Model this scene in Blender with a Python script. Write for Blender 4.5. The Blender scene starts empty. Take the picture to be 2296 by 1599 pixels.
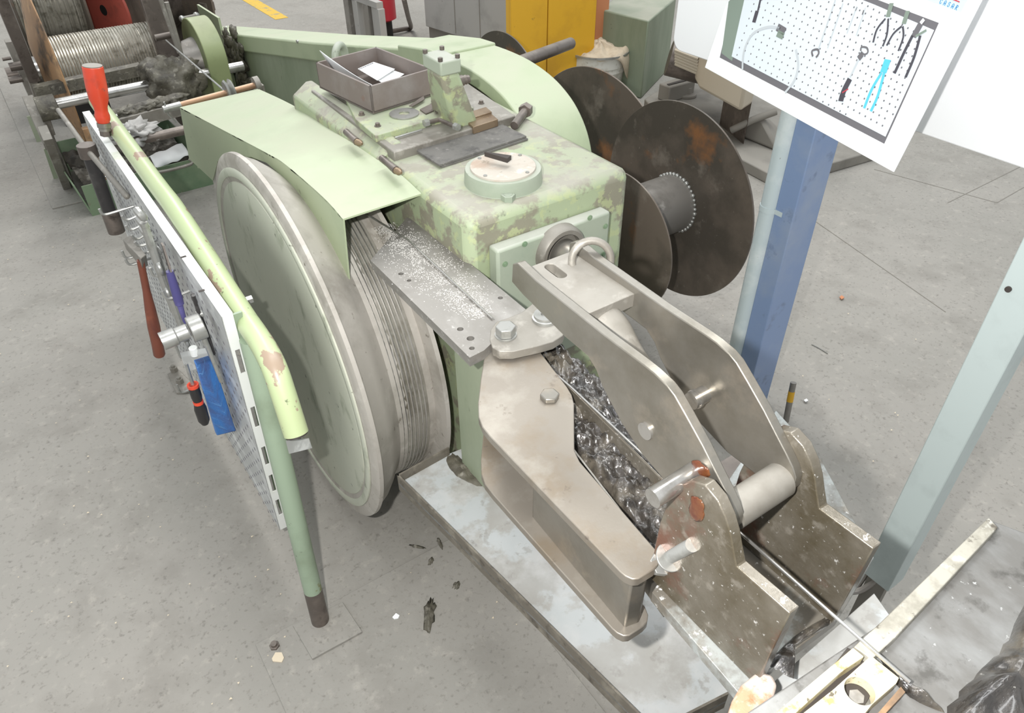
import bpy, bmesh, math, random
from mathutils import Vector, Matrix, noise
random.seed(7)
S = bpy.context.scene
COL = S.collection
W, H, F = 2296, 1599, 1660.2
CR = Matrix(((0.8234913, 0.35874037, -0.43950817), (-0.56727724, 0.51021763, -0.64643213), (-0.00765648, 0.78165422, 0.62366502)))
CP = Vector((0, 0, 1.75))
# ---------------- camera, world, lights, exposure ----------------
cd = bpy.data.cameras.new('camera'); cam = bpy.data.objects.new('camera', cd); COL.objects.link(cam)
cam.matrix_world = Matrix.Translation(CP) @ CR.to_4x4()
cd.sensor_width = 36; cd.lens = F / W * 36; cd.clip_start = .02; cd.clip_end = 200
S.camera = cam
wd = bpy.data.worlds.new('hall_light'); S.world = wd; wd.use_nodes = True
bg = wd.node_tree.nodes['Background']; bg.inputs[0].default_value = (.93, .97, 1.0, 1); bg.inputs[1].default_value = 1.0
def area(name, loc, target, sx, sy, power, col=(1, 1, 1)):
    l = bpy.data.lights.new(name, 'AREA'); l.shape = 'RECTANGLE'; l.size = sx; l.size_y = sy; l.energy = power; l.color = col
    o = bpy.data.objects.new(name, l); COL.objects.link(o); o.location = loc
    o.rotation_euler = (Vector(target) - Vector(loc)).to_track_quat('-Z', 'Y').to_euler(); return o
area('hall_lamp_row', (2.6, 2.2, 6.0), (0.8, 1.8, 0), 1.2, 7.0, 330, (.97, .99, 1))
area('hall_lamp_row_rear', (2.0, 8.5, 6.5), (1.5, 5.0, 0), 1.2, 8.0, 420, (1, .98, .95))
area('camera_flash', CP + CR @ Vector((-.13, .05, .03)), CP + CR @ Vector((-.1, 0, -3)), .035, .02, 40, (1, .985, .96))
S.view_settings.view_transform = 'Standard'; S.view_settings.look = 'None'; S.view_settings.gamma = 1
S.view_settings.use_curve_mapping = False; S.view_settings.exposure = -0.30

# ---------------- measuring helpers: a sight line met with a real plane ----------------
def ray(px, py):
    return (CR @ Vector((px - W / 2, -(py - H / 2), -F))).normalized()
def B(px, py, x=None, y=None, z=None):
    d = ray(px, py)
    if x is not None: return CP + d * ((x - CP.x) / d.x)
    if y is not None: return CP + d * ((y - CP.y) / d.y)
    return CP + d * ((z - CP.z) / d.z)
def Bp(px, py, p0, n):
    d = ray(px, py); return CP + d * ((p0 - CP).dot(n) / d.dot(n))
def up(p, px, py):          # height of the point above p seen at the pixel
    d = ray(px, py); k = ((p.x - CP.x) * d.x + (p.y - CP.y) * d.y) / (d.x * d.x + d.y * d.y)
    return CP.z + d.z * k
V = Vector
X, Y, Z = V((1, 0, 0)), V((0, 1, 0)), V((0, 0, 1))

# ---------------- materials ----------------
def lin(c):
    return tuple(((v / 255) / 12.92 if v / 255 <= .04045 else ((v / 255 + .055) / 1.055) ** 2.4) for v in c)
def mat(name, base, layers=(), rough=.6, metal=0, dust=None, bump=0, bscale=60, coat=0, spec=.5, alpha=1, trans=0):
    """layers: (colour, scale, lo, hi[, stretch xyz]) wear patches; dust: (colour, amount, scale)"""
    m = bpy.data.materials.new(name); m.use_nodes = True; t = m.node_tree; N = t.nodes; L = t.links
    b = N['Principled BSDF']; b.inputs['Roughness'].default_value = rough; b.inputs['Metallic'].default_value = metal
    b.inputs['Coat Weight'].default_value = coat; b.inputs['Coat Roughness'].default_value = .15
    b.inputs['Specular IOR Level'].default_value = spec
    b.inputs['Transmission Weight'].default_value = trans
    tc = N.new('ShaderNodeTexCoord')
    cur = None
    def mix(a, colr, fac):
        mx = N.new('ShaderNodeMix'); mx.data_type = 'RGBA'
        if a is None: mx.inputs[6].default_value = (*lin(base), 1)
        else: L.new(a, mx.inputs[6])
        mx.inputs[7].default_value = (*lin(colr), 1); L.new(fac, mx.inputs[0]); return mx.outputs[2]
    def nz(scale, lo, hi, st=(1, 1, 1), det=6, off=0, mx=1):
        mp = N.new('ShaderNodeMapping'); mp.inputs['Scale'].default_value = st; mp.inputs['Location'].default_value = (off, off * 1.7, off * .6)
        L.new(tc.outputs['Object'], mp.inputs[0])
        n = N.new('ShaderNodeTexNoise'); n.inputs['Scale'].default_value = scale; n.inputs['Detail'].default_value = det; n.inputs['Roughness'].default_value = .62
        L.new(mp.outputs[0], n.inputs['Vector'])
        r = N.new('ShaderNodeMapRange'); r.inputs[1].default_value = lo; r.inputs[2].default_value = hi; r.inputs[4].default_value = mx
        L.new(n.outputs['Fac'], r.inputs[0]); return r.outputs[0], n.outputs['Fac']
    for k, ly in enumerate(layers):
        st = ly[4] if len(ly) > 4 else (1, 1, 1); mxv = ly[5] if len(ly) > 5 else 1
        f, _ = nz(ly[1], ly[2], ly[3], st, 7, k * 3.1 + len(name) * .37, mxv)
        cur = mix(cur, ly[0], f)
    if dust:
        g = N.new('ShaderNodeNewGeometry'); sp = N.new('ShaderNodeSeparateXYZ'); L.new(g.outputs['Normal'], sp.inputs[0])
        r = N.new('ShaderNodeMapRange'); r.inputs[1].default_value = .45; r.inputs[2].default_value = .95; r.inputs[4].default_value = dust[1]
        L.new(sp.outputs['Z'], r.inputs[0])
        f, _ = nz(dust[2], .3, .62, (1, 1, 1), 5, 9.3)
        mu = N.new('ShaderNodeMath'); mu.operation = 'MULTIPLY'; L.new(r.outputs[0], mu.inputs[0]); L.new(f, mu.inputs[1])
        cur = mix(cur, dust[0], mu.outputs[0])
        ra = N.new('ShaderNodeMapRange'); ra.inputs[3].default_value = rough; ra.inputs[4].default_value = .85; L.new(mu.outputs[0], ra.inputs[0]); L.new(ra.outputs[0], b.inputs['Roughness'])
        if metal:
            rb = N.new('ShaderNodeMapRange'); rb.inputs[3].default_value = metal; rb.inputs[4].default_value = 0; L.new(mu.outputs[0], rb.inputs[0]); L.new(rb.outputs[0], b.inputs['Metallic'])
    if cur is None: b.inputs['Base Color'].default_value = (*lin(base), 1)
    else: L.new(cur, b.inputs['Base Color'])
    if bump:
        _, h = nz(bscale, 0, 1)
        bp = N.new('ShaderNodeBump'); bp.inputs['Strength'].default_value = bump; bp.inputs['Distance'].default_value = .004
        L.new(h, bp.inputs['Height']); L.new(bp.outputs[0], b.inputs['Normal'])
    return m
DU = (178, 174, 166)
m_floor = mat('floor_concrete', (144, 141, 134), [((152, 148, 141), 1.3, .40, .7), ((120, 116, 109), 5, .5, .75, (1, 1, 1), .6), ((168, 163, 154), 28, .56, .72, (1, 1, 1), .55), ((104, 100, 94), 75, .56, .7, (1, 1, 1), .6)], .8, bump=.25, bscale=45)
m_green = mat('green_paint', (163, 174, 143), [((148, 160, 130), 5, .5, .75), ((110, 112, 92), 26, .66, .74, (1, 1, 1), .8)], .42, dust=((174, 177, 156), .8, 6), bump=.06, bscale=90)
m_green_worn = mat('worn_green_paint', (154, 165, 134), [((128, 122, 108), 13, .49, .55, (1, 1, 1), .85), ((168, 176, 132), 34, .55, .60, (1, 1, 1), .7), ((92, 96, 76), 40, .62, .7, (1, 1, 1), .7)], .5, dust=((160, 157, 147), .8, 5), bump=.12, bscale=60)
m_green_pale = mat('pale_green_paint', (152, 160, 143), [((136, 148, 130), 6, .5, .72), ((96, 104, 84), 50, .67, .74, (1, 1, 1), .8)], .45, dust=((176, 176, 168), .9, 4), bump=.05)
m_green_rail = mat('rail_green_paint', (172, 185, 142), [((172, 182, 140), 5, .5, .7), ((150, 132, 114), 14, .585, .60, (1, .5, 1)), ((110, 118, 88), 60, .66, .72)], .35, bump=.05)
m_green_dark = mat('dark_green_paint', (122, 142, 114), [((96, 124, 96), 6, .45, .7), ((122, 126, 106), 18, .6, .72)], .5, dust=((140, 148, 128), .5, 6))
m_green_grey = mat('grey_green_paint', (144, 152, 130), [((114, 126, 102), 3.2, .45, .75, (1, 1, .4)), ((70, 80, 62), 30, .66, .75, (1, 1, .4), .8)], .5, dust=((160, 164, 142), .8, 4))
m_drumface = mat('drum_face_paint', (180, 183, 168), [((188, 190, 174), 3, .4, .7), ((132, 138, 118), 12, .58, .72, (1, 1, .5), .8), ((86, 86, 74), 40, .65, .72)], .55, bump=.06)
m_cast = mat('cast_steel', (134, 130, 122), [((120, 115, 106), 9, .47, .62), ((162, 158, 150), 22, .55, .68)], .5, .3, dust=((148, 145, 138), .45, 14), bump=.1)
m_tread = mat('drum_tread_steel', (176, 171, 163), [((150, 145, 136), 6, .48, .64), ((190, 186, 178), 14, .55, .7), ((120, 114, 104), 40, .64, .7)], .55, .15, bump=.08)
m_groove = mat('groove_steel', (172, 168, 158), [((116, 110, 98), 9, .45, .68), ((170, 168, 160), 16, .55, .7)], .4, .5)
m_steel = mat('brushed_steel', (150, 146, 138), [((124, 119, 108), 5, .45, .68), ((170, 160, 146), 9, .55, .72)], .33, .75, bump=.05, bscale=140)
m_steel_warm = mat('worn_warm_steel', (148, 141, 131), [((142, 130, 114), 7, .50, .66), ((162, 156, 146), 12, .52, .68), ((120, 110, 100), 30, .64, .72)], .36, .55, bump=.05, bscale=120)
m_steel_oily = mat('oily_dark_steel', (118, 112, 101), [((90, 82, 66), 6, .45, .62), ((112, 70, 56), 9, .56, .68, (1, 1, 1), .8), ((150, 144, 134), 34, .56, .68, (1, 1, 1), .6), ((214, 212, 208), 120, .63, .68, (1, 1, 1), .8)], .28, .35, coat=.3, bump=.25, bscale=70)
m_plate = mat('dusty_steel_plate', (140, 137, 132), [((122, 118, 112), 4, .45, .65), ((170, 167, 163), 10, .54, .68, (1, .5, 1), .6), ((190, 188, 184), 90, .6, .68, (1, 1, 1), .6)], .45, .45, bump=.08)
m_bright = mat('bright_metal', (196, 194, 190), [((150, 146, 140), 14, .5, .7)], .22, .85)
m_zinc = mat('zinc_metal', (166, 166, 162), [((140, 140, 134), 30, .5, .7)], .35, .6)
m_dkmetal = mat('dark_metal', (104, 96, 90), [((130, 120, 112), 10, .5, .7), ((82, 74, 68), 24, .55, .7)], .4, .5, dust=((150, 144, 136), .4, 9))
m_black = mat('black_tube', (58, 56, 56), [((86, 84, 82), 12, .5, .7)], .35, .2)
m_rust = mat('rusty_steel', (108, 98, 88), [((82, 76, 68), 3, .45, .6), ((142, 100, 66), 4.5, .60, .72), ((128, 120, 110), 7, .58, .7), ((150, 144, 134), 60, .66, .72, (1, 1, 1), .6)], .5, .25, bump=.12)
m_orange_rust = mat('orange_rust', (160, 126, 92), [((104, 88, 72), 7, .5, .6), ((186, 150, 108), 9, .55, .7)], .6)
m_core = mat('grey_tube_steel', (138, 134, 128), [((112, 108, 102), 8, .5, .7), ((164, 160, 154), 20, .58, .7)], .4, .45)
m_wire = mat('drawn_wire', (188, 184, 172), [((140, 135, 122), 30, .5, .66), ((206, 204, 194), 20, .56, .7)], .35, .55)
m_grease = mat('black_grease', (56, 52, 48), [((96, 90, 80), 12, .48, .62), ((40, 37, 34), 20, .5, .6), ((150, 148, 142), 60, .66, .7)], .12, 0, coat=.8, bump=.9, bscale=55)
m_sludge = mat('dusty_grease', (92, 88, 76), [((66, 62, 54), 18, .45, .62), ((128, 124, 112), 40, .56, .66)], .55, bump=.9, bscale=50)
m_pan = mat('grey_blue_pan', (172, 176, 176), [((146, 141, 132), 8, .47, .53, (1, 1, 1), .75), ((128, 124, 116), 24, .58, .63, (1, 1, 1), .6), ((188, 188, 186), 9, .5, .7), ((96, 92, 84), 16, .66, .72, (1, 1, 1), .7), ((110, 106, 98), 50, .68, .73)], .5, .1, dust=((186, 188, 188), .4, 8), bump=.05)
m_post = mat('post_green_paint', (144, 160, 138), [((128, 142, 120), 6, .5, .7), ((120, 122, 78), 14, .66, .7), ((90, 92, 80), 50, .68, .73)], .45, bump=.04)
m_base = mat('oily_pale_base', (164, 168, 166), [((96, 88, 76), 7, .46, .56, (1, 1, 1), .85), ((126, 118, 106), 22, .5, .6, (1, 1, 1), .6), ((214, 214, 212), 80, .62, .68)], .35, .15, bump=.15)
m_pan_edge = mat('worn_pan_rim', (112, 106, 96), [((140, 134, 122), 20, .5, .66), ((76, 70, 62), 40, .56, .7)], .5, .3)
m_white = mat('white_enamel', (226, 228, 224), [((206, 212, 196), 7, .58, .7), ((168, 190, 156), 9, .66, .7)], .4)
m_perf = mat('perforated_white_steel', (186, 188, 186), [((222, 224, 222), 18, .5, .62, (1, .3, 1))], .4, .1)
m_dark = mat('dark_hole', (34, 32, 30), [], .7)
m_slot = mat('slot_dark', (60, 54, 50), [], .7)
m_paper = mat('white_paper', (240, 242, 242), [], .8)
m_board = mat('white_board', (246, 247, 248), [], .5)
m_redplastic = mat('red_handle', (216, 74, 48), [((190, 70, 50), 20, .55, .7), ((120, 84, 72), 40, .62, .7)], .3)
m_redpaint = mat('red_paint', (186, 92, 78), [((140, 78, 66), 8, .5, .7)], .5)
m_wood = mat('brown_wood_handle', (112, 62, 46), [((96, 52, 42), 14, .5, .7, (4, 1, 1)), ((150, 84, 58), 9, .55, .7)], .45)
m_blue = mat('blue_handle', (78, 74, 124), [((98, 94, 148), 16, .5, .7)], .4)
m_bluebrush = mat('blue_bristles', (64, 130, 206), [((84, 88, 136), 5, .42, .6), ((110, 170, 230), 40, .58, .7, (.3, .3, 3))], .5, bump=.5, bscale=160)
m_yellow = mat('yellow_paint', (214, 164, 40), [((196, 148, 40), 3, .5, .7), ((160, 126, 48), 18, .68, .74)], .5)
m_greycab = mat('grey_cabinet_paint', (166, 164, 160), [((146, 144, 140), 4, .5, .7), ((116, 114, 110), 26, .66, .72)], .6)
m_orange = mat('orange_paint', (186, 124, 86), [], .6)
m_line = mat('yellow_floor_paint', (206, 170, 62), [((150, 142, 116), 18, .56, .62)], .7)
m_rag = mat('beige_rag', (196, 182, 160), [((168, 154, 134), 14, .5, .7)], .9, bump=.3, bscale=120)
m_bucket = mat('white_bucket_plastic', (204, 204, 196), [((176, 170, 156), 12, .5, .66), ((146, 140, 126), 30, .62, .7)], .5)
m_bluepil = mat('blue_pillar_paint', (126, 146, 180), [((142, 156, 180), 5, .5, .7), ((110, 126, 152), 16, .6, .72)], .4)
m_pipe = mat('pale_pipe_paint', (188, 200, 202), [((206, 214, 214), 10, .5, .7), ((110, 110, 106), 50, .7, .74)], .35)
m_duct = mat('grey_green_duct', (182, 193, 191), [((166, 176, 174), 6, .5, .7), ((96, 98, 92), 60, .7, .74)], .4)
m_brass = mat('brass_block', (138, 120, 98), [((112, 92, 72), 12, .5, .68), ((166, 140, 100), 40, .62, .7)], .4, .5)
m_mat = mat('black_felt', (104, 102, 98), [((84, 82, 80), 30, .5, .66), ((128, 124, 120), 60, .58, .7)], .9, bump=.4, bscale=200)
m_tray = mat('rusty_grey_steel', (122, 112, 106), [((136, 130, 126), 7, .5, .68), ((122, 92, 78), 12, .6, .72)], .6, .15, bump=.08)
m_dial = mat('worn_cream_dial', (180, 173, 162), [((168, 150, 134), 12, .52, .66), ((216, 210, 198), 30, .55, .7), ((120, 110, 92), 24, .64, .7)], .6)
m_copper = mat('copper_rod', (172, 138, 110), [((140, 112, 92), 20, .5, .7)], .4, .4)
m_cream = mat('cream_block', (216, 206, 172), [((232, 226, 204), 20, .48, .64), ((166, 142, 96), 34, .58, .68), ((96, 88, 72), 60, .63, .68)], .45, bump=.08)
m_strip = mat('worn_pale_strip', (172, 168, 156), [((146, 142, 130), 24, .46, .6), ((200, 198, 190), 40, .54, .66), ((100, 94, 84), 55, .60, .66)], .45, .2, bump=.08)
m_dieplate = mat('grey_machine_top', (120, 118, 114), [((144, 144, 142), 14, .45, .66, (1, .5, 1)), ((94, 92, 88), 30, .54, .66), ((190, 190, 188), 110, .66, .7)], .35, .3, bump=.1)
m_beige = mat('beige_casting', (182, 172, 154), [((186, 176, 156), 6, .5, .7)], .6)
m_plastic_grey = mat('dusty_grey_casting', (126, 122, 114), [((132, 126, 118), 6, .5, .7)], .7)
m_bedplate = mat('dusty_bed_plate', (138, 134, 126), [((104, 100, 93), 3, .45, .7)], .7)
m_cable = mat('grey_cable', (150, 144, 138), [], .6)
m_ink = mat('grey_print', (110, 108, 112), [], .7)
m_inkd = mat('dark_print', (74, 72, 80), [], .7)
m_inkl = mat('pale_grey_print', (198, 204, 208), [], .7)
m_inkp = mat('pale_blue_print', (222, 230, 236), [], .7)
m_inkc = mat('cyan_print', (92, 200, 236), [], .7)
m_inkg = mat('green_grey_print', (132, 146, 134), [], .7)
m_inkred = mat('red_print', (196, 70, 84), [], .7)
m_inkblue = mat('blue_print', (60, 130, 190), [], .7)
m_ltblue = mat('light_blue_print', (206, 236, 246), [], .7)
m_crumb = mat('pale_chip', (214, 200, 176), [], .8)
m_orangewood = mat('pale_orange_scrap', (190, 150, 120), [((204, 190, 180), 22, .46, .56), ((186, 112, 70), 30, .56, .66), ((110, 100, 90), 40, .64, .7)], .6, bump=.4)
m_redblack = mat('black_grip', (40, 38, 38), [], .4)
m_amber = mat('amber_grease', (104, 66, 40), [((86, 40, 26), 30, .45, .65)], .15, coat=.6)

m_bright_dust = mat('bright_dust', (208, 205, 200), [], .6)
m_olive = mat('olive_paint', (142, 152, 110), [((122, 134, 94), 5, .5, .7)], .45, dust=((160, 162, 136), .7, 5))
# ---------------- mesh building ----------------
class MB:
    def __init__(s): s.bm = bmesh.new()
    def box(s, a, b, M=None):
        a, b = V(a), V(b); c = (a + b) / 2; d = b - a
        T = Matrix.Translation(c) @ Matrix.Diagonal((abs(d.x), abs(d.y), abs(d.z), 1))
        bmesh.ops.create_cube(s.bm, size=1, matrix=(M @ T) if M else T); return s
    def hexa(s, P):        # eight corners: four below, four above, in the same turn
        v = [s.bm.verts.new(p) for p in P]
        for f in ((3, 2, 1, 0), (4, 5, 6, 7), (0, 1, 5, 4), (1, 2, 6, 5), (2, 3, 7, 6), (3, 0, 4, 7)): s.bm.faces.new([v[i] for i in f])
        return s
    def prism(s, pts, d):  # outline pushed along d
        d = V(d); a = [s.bm.verts.new(p) for p in pts]; b = [s.bm.verts.new(V(p) + d) for p in pts]; n = len(pts)
        s.bm.faces.new(a); s.bm.faces.new(b[::-1])
        for i in range(n): s.bm.faces.new((a[i], b[i], b[(i + 1) % n], a[(i + 1) % n]))
        return s
    def cyl(s, p0, p1, r0, r1=None, n=24, caps=True):
        p0, p1 = V(p0), V(p1); r1 = r0 if r1 is None else r1
        M = Matrix.Translation((p0 + p1) / 2) @ (p1 - p0).to_track_quat('Z', 'Y').to_matrix().to_4x4()
        bmesh.ops.create_cone(s.bm, cap_ends=caps, segments=n, radius1=r0, radius2=r1, depth=(p1 - p0).length, matrix=M); return s
    def lathe(s, o, ax, prof, n=48, closed=False):   # prof: (distance along the axis, radius)
        o, ax = V(o), V(ax).normalized(); q = ax.to_track_quat('Z', 'Y'); u, w = q @ X, q @ Y
        R = []
        for (a, r) in prof:
            R.append([s.bm.verts.new(o + ax * a + (u * math.cos(2 * math.pi * i / n) + w * math.sin(2 * math.pi * i / n)) * max(r, 1e-5)) for i in range(n)])
        for k in range(len(R) - 1 + (1 if closed else 0)):
            A, C = R[k], R[(k + 1) % len(R)]
            for i in range(n): s.bm.faces.new((A[i], A[(i + 1) % n], C[(i + 1) % n], C[i]))
        if not closed: s.bm.faces.new(R[0][::-1]); s.bm.faces.new(R[-1])
        return s
    def tube(s, pts, r, n=12, closed=False):
        pts = [V(p) for p in pts]; m = len(pts); R = []
        rr = r if isinstance(r, (list, tuple)) else [r] * m
        prev = None
        for i, p in enumerate(pts):
            if closed: t = pts[(i + 1) % m] - pts[i - 1]
            else: t = pts[min(i + 1, m - 1)] - pts[max(i - 1, 0)]
            t.normalize()
            if prev is None: u = t.orthogonal().normalized()
            else: u = (prev - t * prev.dot(t)).normalized()
            prev = u; w = t.cross(u)
            R.append([s.bm.verts.new(p + (u * math.cos(2 * math.pi * k / n) + w * math.sin(2 * math.pi * k / n)) * rr[i]) for k in range(n)])
        for k in range(m - 1 + (1 if closed else 0)):
            A, C = R[k], R[(k + 1) % m]
            for i in range(n): s.bm.faces.new((A[i], A[(i + 1) % n], C[(i + 1) % n], C[i]))
        if not closed: s.bm.faces.new(R[0][::-1]); s.bm.faces.new(R[-1])
        return s
    def ball(s, c, r, sc=(1, 1, 1), sub=2):
        bmesh.ops.create_icosphere(s.bm, subdivisions=sub, radius=r, matrix=Matrix.Translation(V(c)) @ Matrix.Diagonal((*sc, 1))); return s
    def lump(s, c, r, sc=(1, 1, 1), amp=.3, fr=2., sub=3, seed=0):
        g = bmesh.ops.create_icosphere(s.bm, subdivisions=sub, radius=1)
        for v in g['verts']:
            k = 1 + amp * noise.noise(v.co * fr + V((seed, seed * 2, 0))) * 1.6 + amp * .5 * noise.noise(v.co * fr * 3 + V((seed, 0, seed)))
            v.co = V(c) + V((v.co.x * sc[0], v.co.y * sc[1], v.co.z * sc[2])) * r * k
        return s
    def hexnut(s, p0, p1, r, hole=0): return s.cyl(p0, p1, r, n=6)
    def grid(s, f, nu, nv):    # open surface from f(u, v)
        R = [[s.bm.verts.new(f(i / nu, j / nv)) for j in range(nv + 1)] for i in range(nu + 1)]
        for i in range(nu):
            for j in range(nv): s.bm.faces.new((R[i][j], R[i + 1][j], R[i + 1][j + 1], R[i][j + 1]))
        return s
def wloc(o):
    l = V((0, 0, 0))
    while o: l += o.location; o = o.parent
    return l
def link(name, mb, m, parent=None, label=None, bev=0, ang=35, cut=None, loc=None):
    bm = mb.bm; bmesh.ops.recalc_face_normals(bm, faces=bm.faces[:])
    org = wloc(parent) if parent else (V(loc) if loc else V((0, 0, 0)))
    me = bpy.data.meshes.new(name); bm.to_mesh(me); bm.free()
    for p in me.polygons: p.use_smooth = True
    o = bpy.data.objects.new(name, me); COL.objects.link(o); me.materials.append(m)
    if cut:                       # holes are cut for good and the cutting shapes thrown away
        cs = []
        for c in cut:
            bmesh.ops.recalc_face_normals(c.bm, faces=c.bm.faces[:]); cm = bpy.data.meshes.new('cut'); c.bm.to_mesh(cm); c.bm.free()
            co = bpy.data.objects.new('cut', cm); COL.objects.link(co); md = o.modifiers.new('b', 'BOOLEAN'); md.object = co; md.operation = 'DIFFERENCE'; md.solver = 'EXACT'; cs.append(co)
        dg = bpy.context.evaluated_depsgraph_get(); dg.update(); nm = bpy.data.meshes.new_from_object(o.evaluated_get(dg))
        o.modifiers.clear(); o.data = nm; nm.name = name
        for c in cs: bpy.data.objects.remove(c)
        me = nm
        for p in me.polygons: p.use_smooth = True
    me.transform(Matrix.Translation(-org))
    if parent: o.parent = parent
    else: o.location = org
    me.set_sharp_from_angle(angle=math.radians(ang))
    if bev:
        b = o.modifiers.new('edge', 'BEVEL'); b.width = bev; b.segments = 2; b.limit_method = 'ANGLE'; b.angle_limit = math.radians(35)
    if label: o['label'] = label
    return o
def thing(name, label, cat, loc, group=None):
    o = bpy.data.objects.new(name, None); COL.objects.link(o); o.location = loc; o.empty_display_size = .05
    return tag(o, label, cat, group)
def tag(o, label, cat, group=None, kind=None):
    o['label'] = label; o['category'] = cat
    if group: o['group'] = group
    if kind: o['kind'] = kind
    return o
def struct(name, mb, m, parent=None, **k):
    o = link(name, mb, m, parent, **k)
    if not parent: o['kind'] = 'structure'
    return o
def stuff(o): o['kind'] = 'stuff'; return o
def cat_rom(P, k=6, closed=False):
    P = [V(p) for p in P]; n = len(P); out = []
    for i in range(n if closed else n - 1):
        a, b, c, d = (P[(i - 1) % n], P[i], P[(i + 1) % n], P[(i + 2) % n]) if closed else (P[max(i - 1, 0)], P[i], P[i + 1], P[min(i + 2, n - 1)])
        for j in range(k):
            t = j / k; out.append(.5 * (2 * b + (c - a) * t + (2 * a - 5 * b + 4 * c - d) * t * t + (3 * b - a - 3 * c + d) * t ** 3))
    if not closed: out.append(P[-1])
    return out
def poly(pts, **k): return [B(*p, **k) for p in pts]
def ring(mb, c, ax, R, r, n=28, m=10, a0=0, a1=360):
    ax = V(ax).normalized(); q = ax.to_track_quat('Z', 'Y'); u, w = q @ X, q @ Y; full = abs(a1 - a0) >= 360
    k = n if full else n + 1
    pts = [V(c) + (u * math.cos(math.radians(a0 + (a1 - a0) * i / n)) + w * math.sin(math.radians(a0 + (a1 - a0) * i / n))) * R for i in range(k)]
    return mb.tube(pts, r, m, closed=full)
def copy_of(src, dloc, label=None, parent=None, name=None):
    c = src.copy(); COL.objects.link(c); c.location = src.location + V(dloc)
    if parent: c.parent = parent
    for ch in [q for q in src.children]:
        d = ch.copy(); COL.objects.link(d); d.parent = c
        for g in ch.children:
            e = g.copy(); COL.objects.link(e); e.parent = d
    if label: c['label'] = label
    return c
def bolt_head(parent, name, p, ax, r, h, m, sock=True):
    b = MB(); p = V(p); ax = V(ax); b.cyl(p, p + ax * h, r, n=16)
    o = link(name, b, m, parent)
    return o

# ================= FLOOR =================
b = MB()
b.box((-4, -2, -.2), (9, 14, 0))
floor = struct('floor', b, m_floor)
c0 = B(572, 1445, z=.006)
pl = MB().box((c0.x, .25, 0), (c0.x + .62, c0.y, .006)); struct('floor_plate', pl, m_floor, floor, bev=.0012)
struct('floor_plate', MB().prism([V((p.x, p.y, .006)) for p in poly([(656, 1402), (700, 1477), (812, 1416), (768, 1350)], z=.014)], (0, 0, .008)), m_floor, floor, bev=.001)
b = MB().box((.0, 4.15, 0), (.6, 9, .008)); struct('floor_plate', b, m_floor, floor, bev=.002)
b = MB()
a0, a1 = B(560, 0, z=.0), B(632, 42, z=.0); d = (a1 - a0).normalized(); w = V((-d.y, d.x, 0)) * .06
a0 = a0 - d * 3
b.prism([a0 - w, a0 + w, a1 + w, a1 - w], (0, 0, .003)); struct('floor_line', b, m_line, floor, label='yellow painted floor line')
# seams of the metal covers on the right
b = MB()
for A, C in (((1790, 470), (2120, 700)), ((2125, 455), (2296, 370)), ((1960, 380), (2235, 455)), ((2235, 455), (2296, 420))):
    p, q_ = B(*A, z=0), B(*C, z=0); d = (q_ - p).normalized(); w = V((-d.y, d.x, 0)) * .0018; b.prism([p - w, p + w, q_ + w, q_ - w], (0, 0, .0015))
struct('floor_seam', b, m_plastic_grey, floor)

# ================= WIRE DRAWING MACHINE =================
GT = 1.05
mach = thing('wire_drawing_machine', 'large light green wire drawing machine with gearbox, big drum and belt guard in the middle', 'machine', (.9, 1.6, 0))
gb = MB()
prof = [(.66, 1.125), (1.09, 1.125), (1.09, 2.06), (.66, 2.06)]
gb.box((.66, 1.125, .12), (1.09, 2.06, GT))
hous = link('gearbox_housing', gb, m_green_worn, mach, bev=.022)
link('base', MB().box((.68, 1.15, 0), (1.07, 2.03, .13)), m_green_grey, mach)
# chamfered left shoulder of the housing
sh = MB().prism([V((.655, 1.5, 1.0)), V((.655, 1.5, 1.045)), V((.70, 1.5, 1.075)), V((.72, 1.5, 1.075)), V((.72, 1.5, 1.0))], (0, .53, 0))
link('shoulder', sh, m_green_worn, hous, bev=.006)
# cover plates on the roof
T1 = poly([(697, 202), (883, 341), (1156, 259), (1040, 180), (860, 150)], z=1.072)
for p in T1: p.z = 1.045
link('cover_plate', MB().prism(T1, (0, 0, .027)), m_cast, hous, bev=.003, label='dusty grey lower cover plate')
T2 = poly([(797, 268), (842, 306), (1062, 243), (1000, 190), (760, 190)], z=1.085)
for p in T2: p.z = 1.07
link('cover_plate', MB().prism(T2, (0, 0, .017)), m_green_worn, hous, bev=.002, label='green upper cover plate')
for px, py, z_ in ((811, 258, 1.087), (847, 283, 1.087), (1010, 254, 1.087), (1079, 232, 1.072), (884, 298, 1.072), (934, 284, 1.072)):
    p = B(px, py, z=z_); link('cover_bolt', MB().cyl(p - Z * .002, p + Z * .008, .0055, n=12).cyl(p + Z * .0, p + Z * .002, .008, n=16), m_dkmetal, hous)
# front flange plate
FY = 1.125
fl = [B(1112, 568, y=FY - .03), B(1367, 466, y=FY - .03)]
zt = (fl[0].z + fl[1].z) / 2; xa, xb = fl[0].x, fl[1].x
fp = MB().box((xa, FY - .035, zt - .34), (xb, FY, zt)); front = link('front_plate', fp, m_green_pale, hous, bev=.006)
for px, py in ((1176, 547), (1322, 488), (1357, 507), (1132, 592), (1352, 570)):
    p = B(px, py, y=FY - .035); link('screw', MB().cyl(p, p - Y * .002, .0062, n=16).cyl(p - Y * .002, p - Y * .0035, .0035, n=6), m_green_dark, front)
c = B(1262, 568, y=FY - .05)
bs = MB().lathe(c + Y * .02, -Y, [(0, .062), (.02, .060), (.026, .055), (.026, .046), (.012, .044), (.012, .0)], 40)
link('bearing_cap', bs, m_cast, front)
link('shaft_end', MB().lathe(c, -Y, [(0, .034), (.045, .034), (.05, .03), (.05, .0)], 28), m_steel, front)
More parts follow.
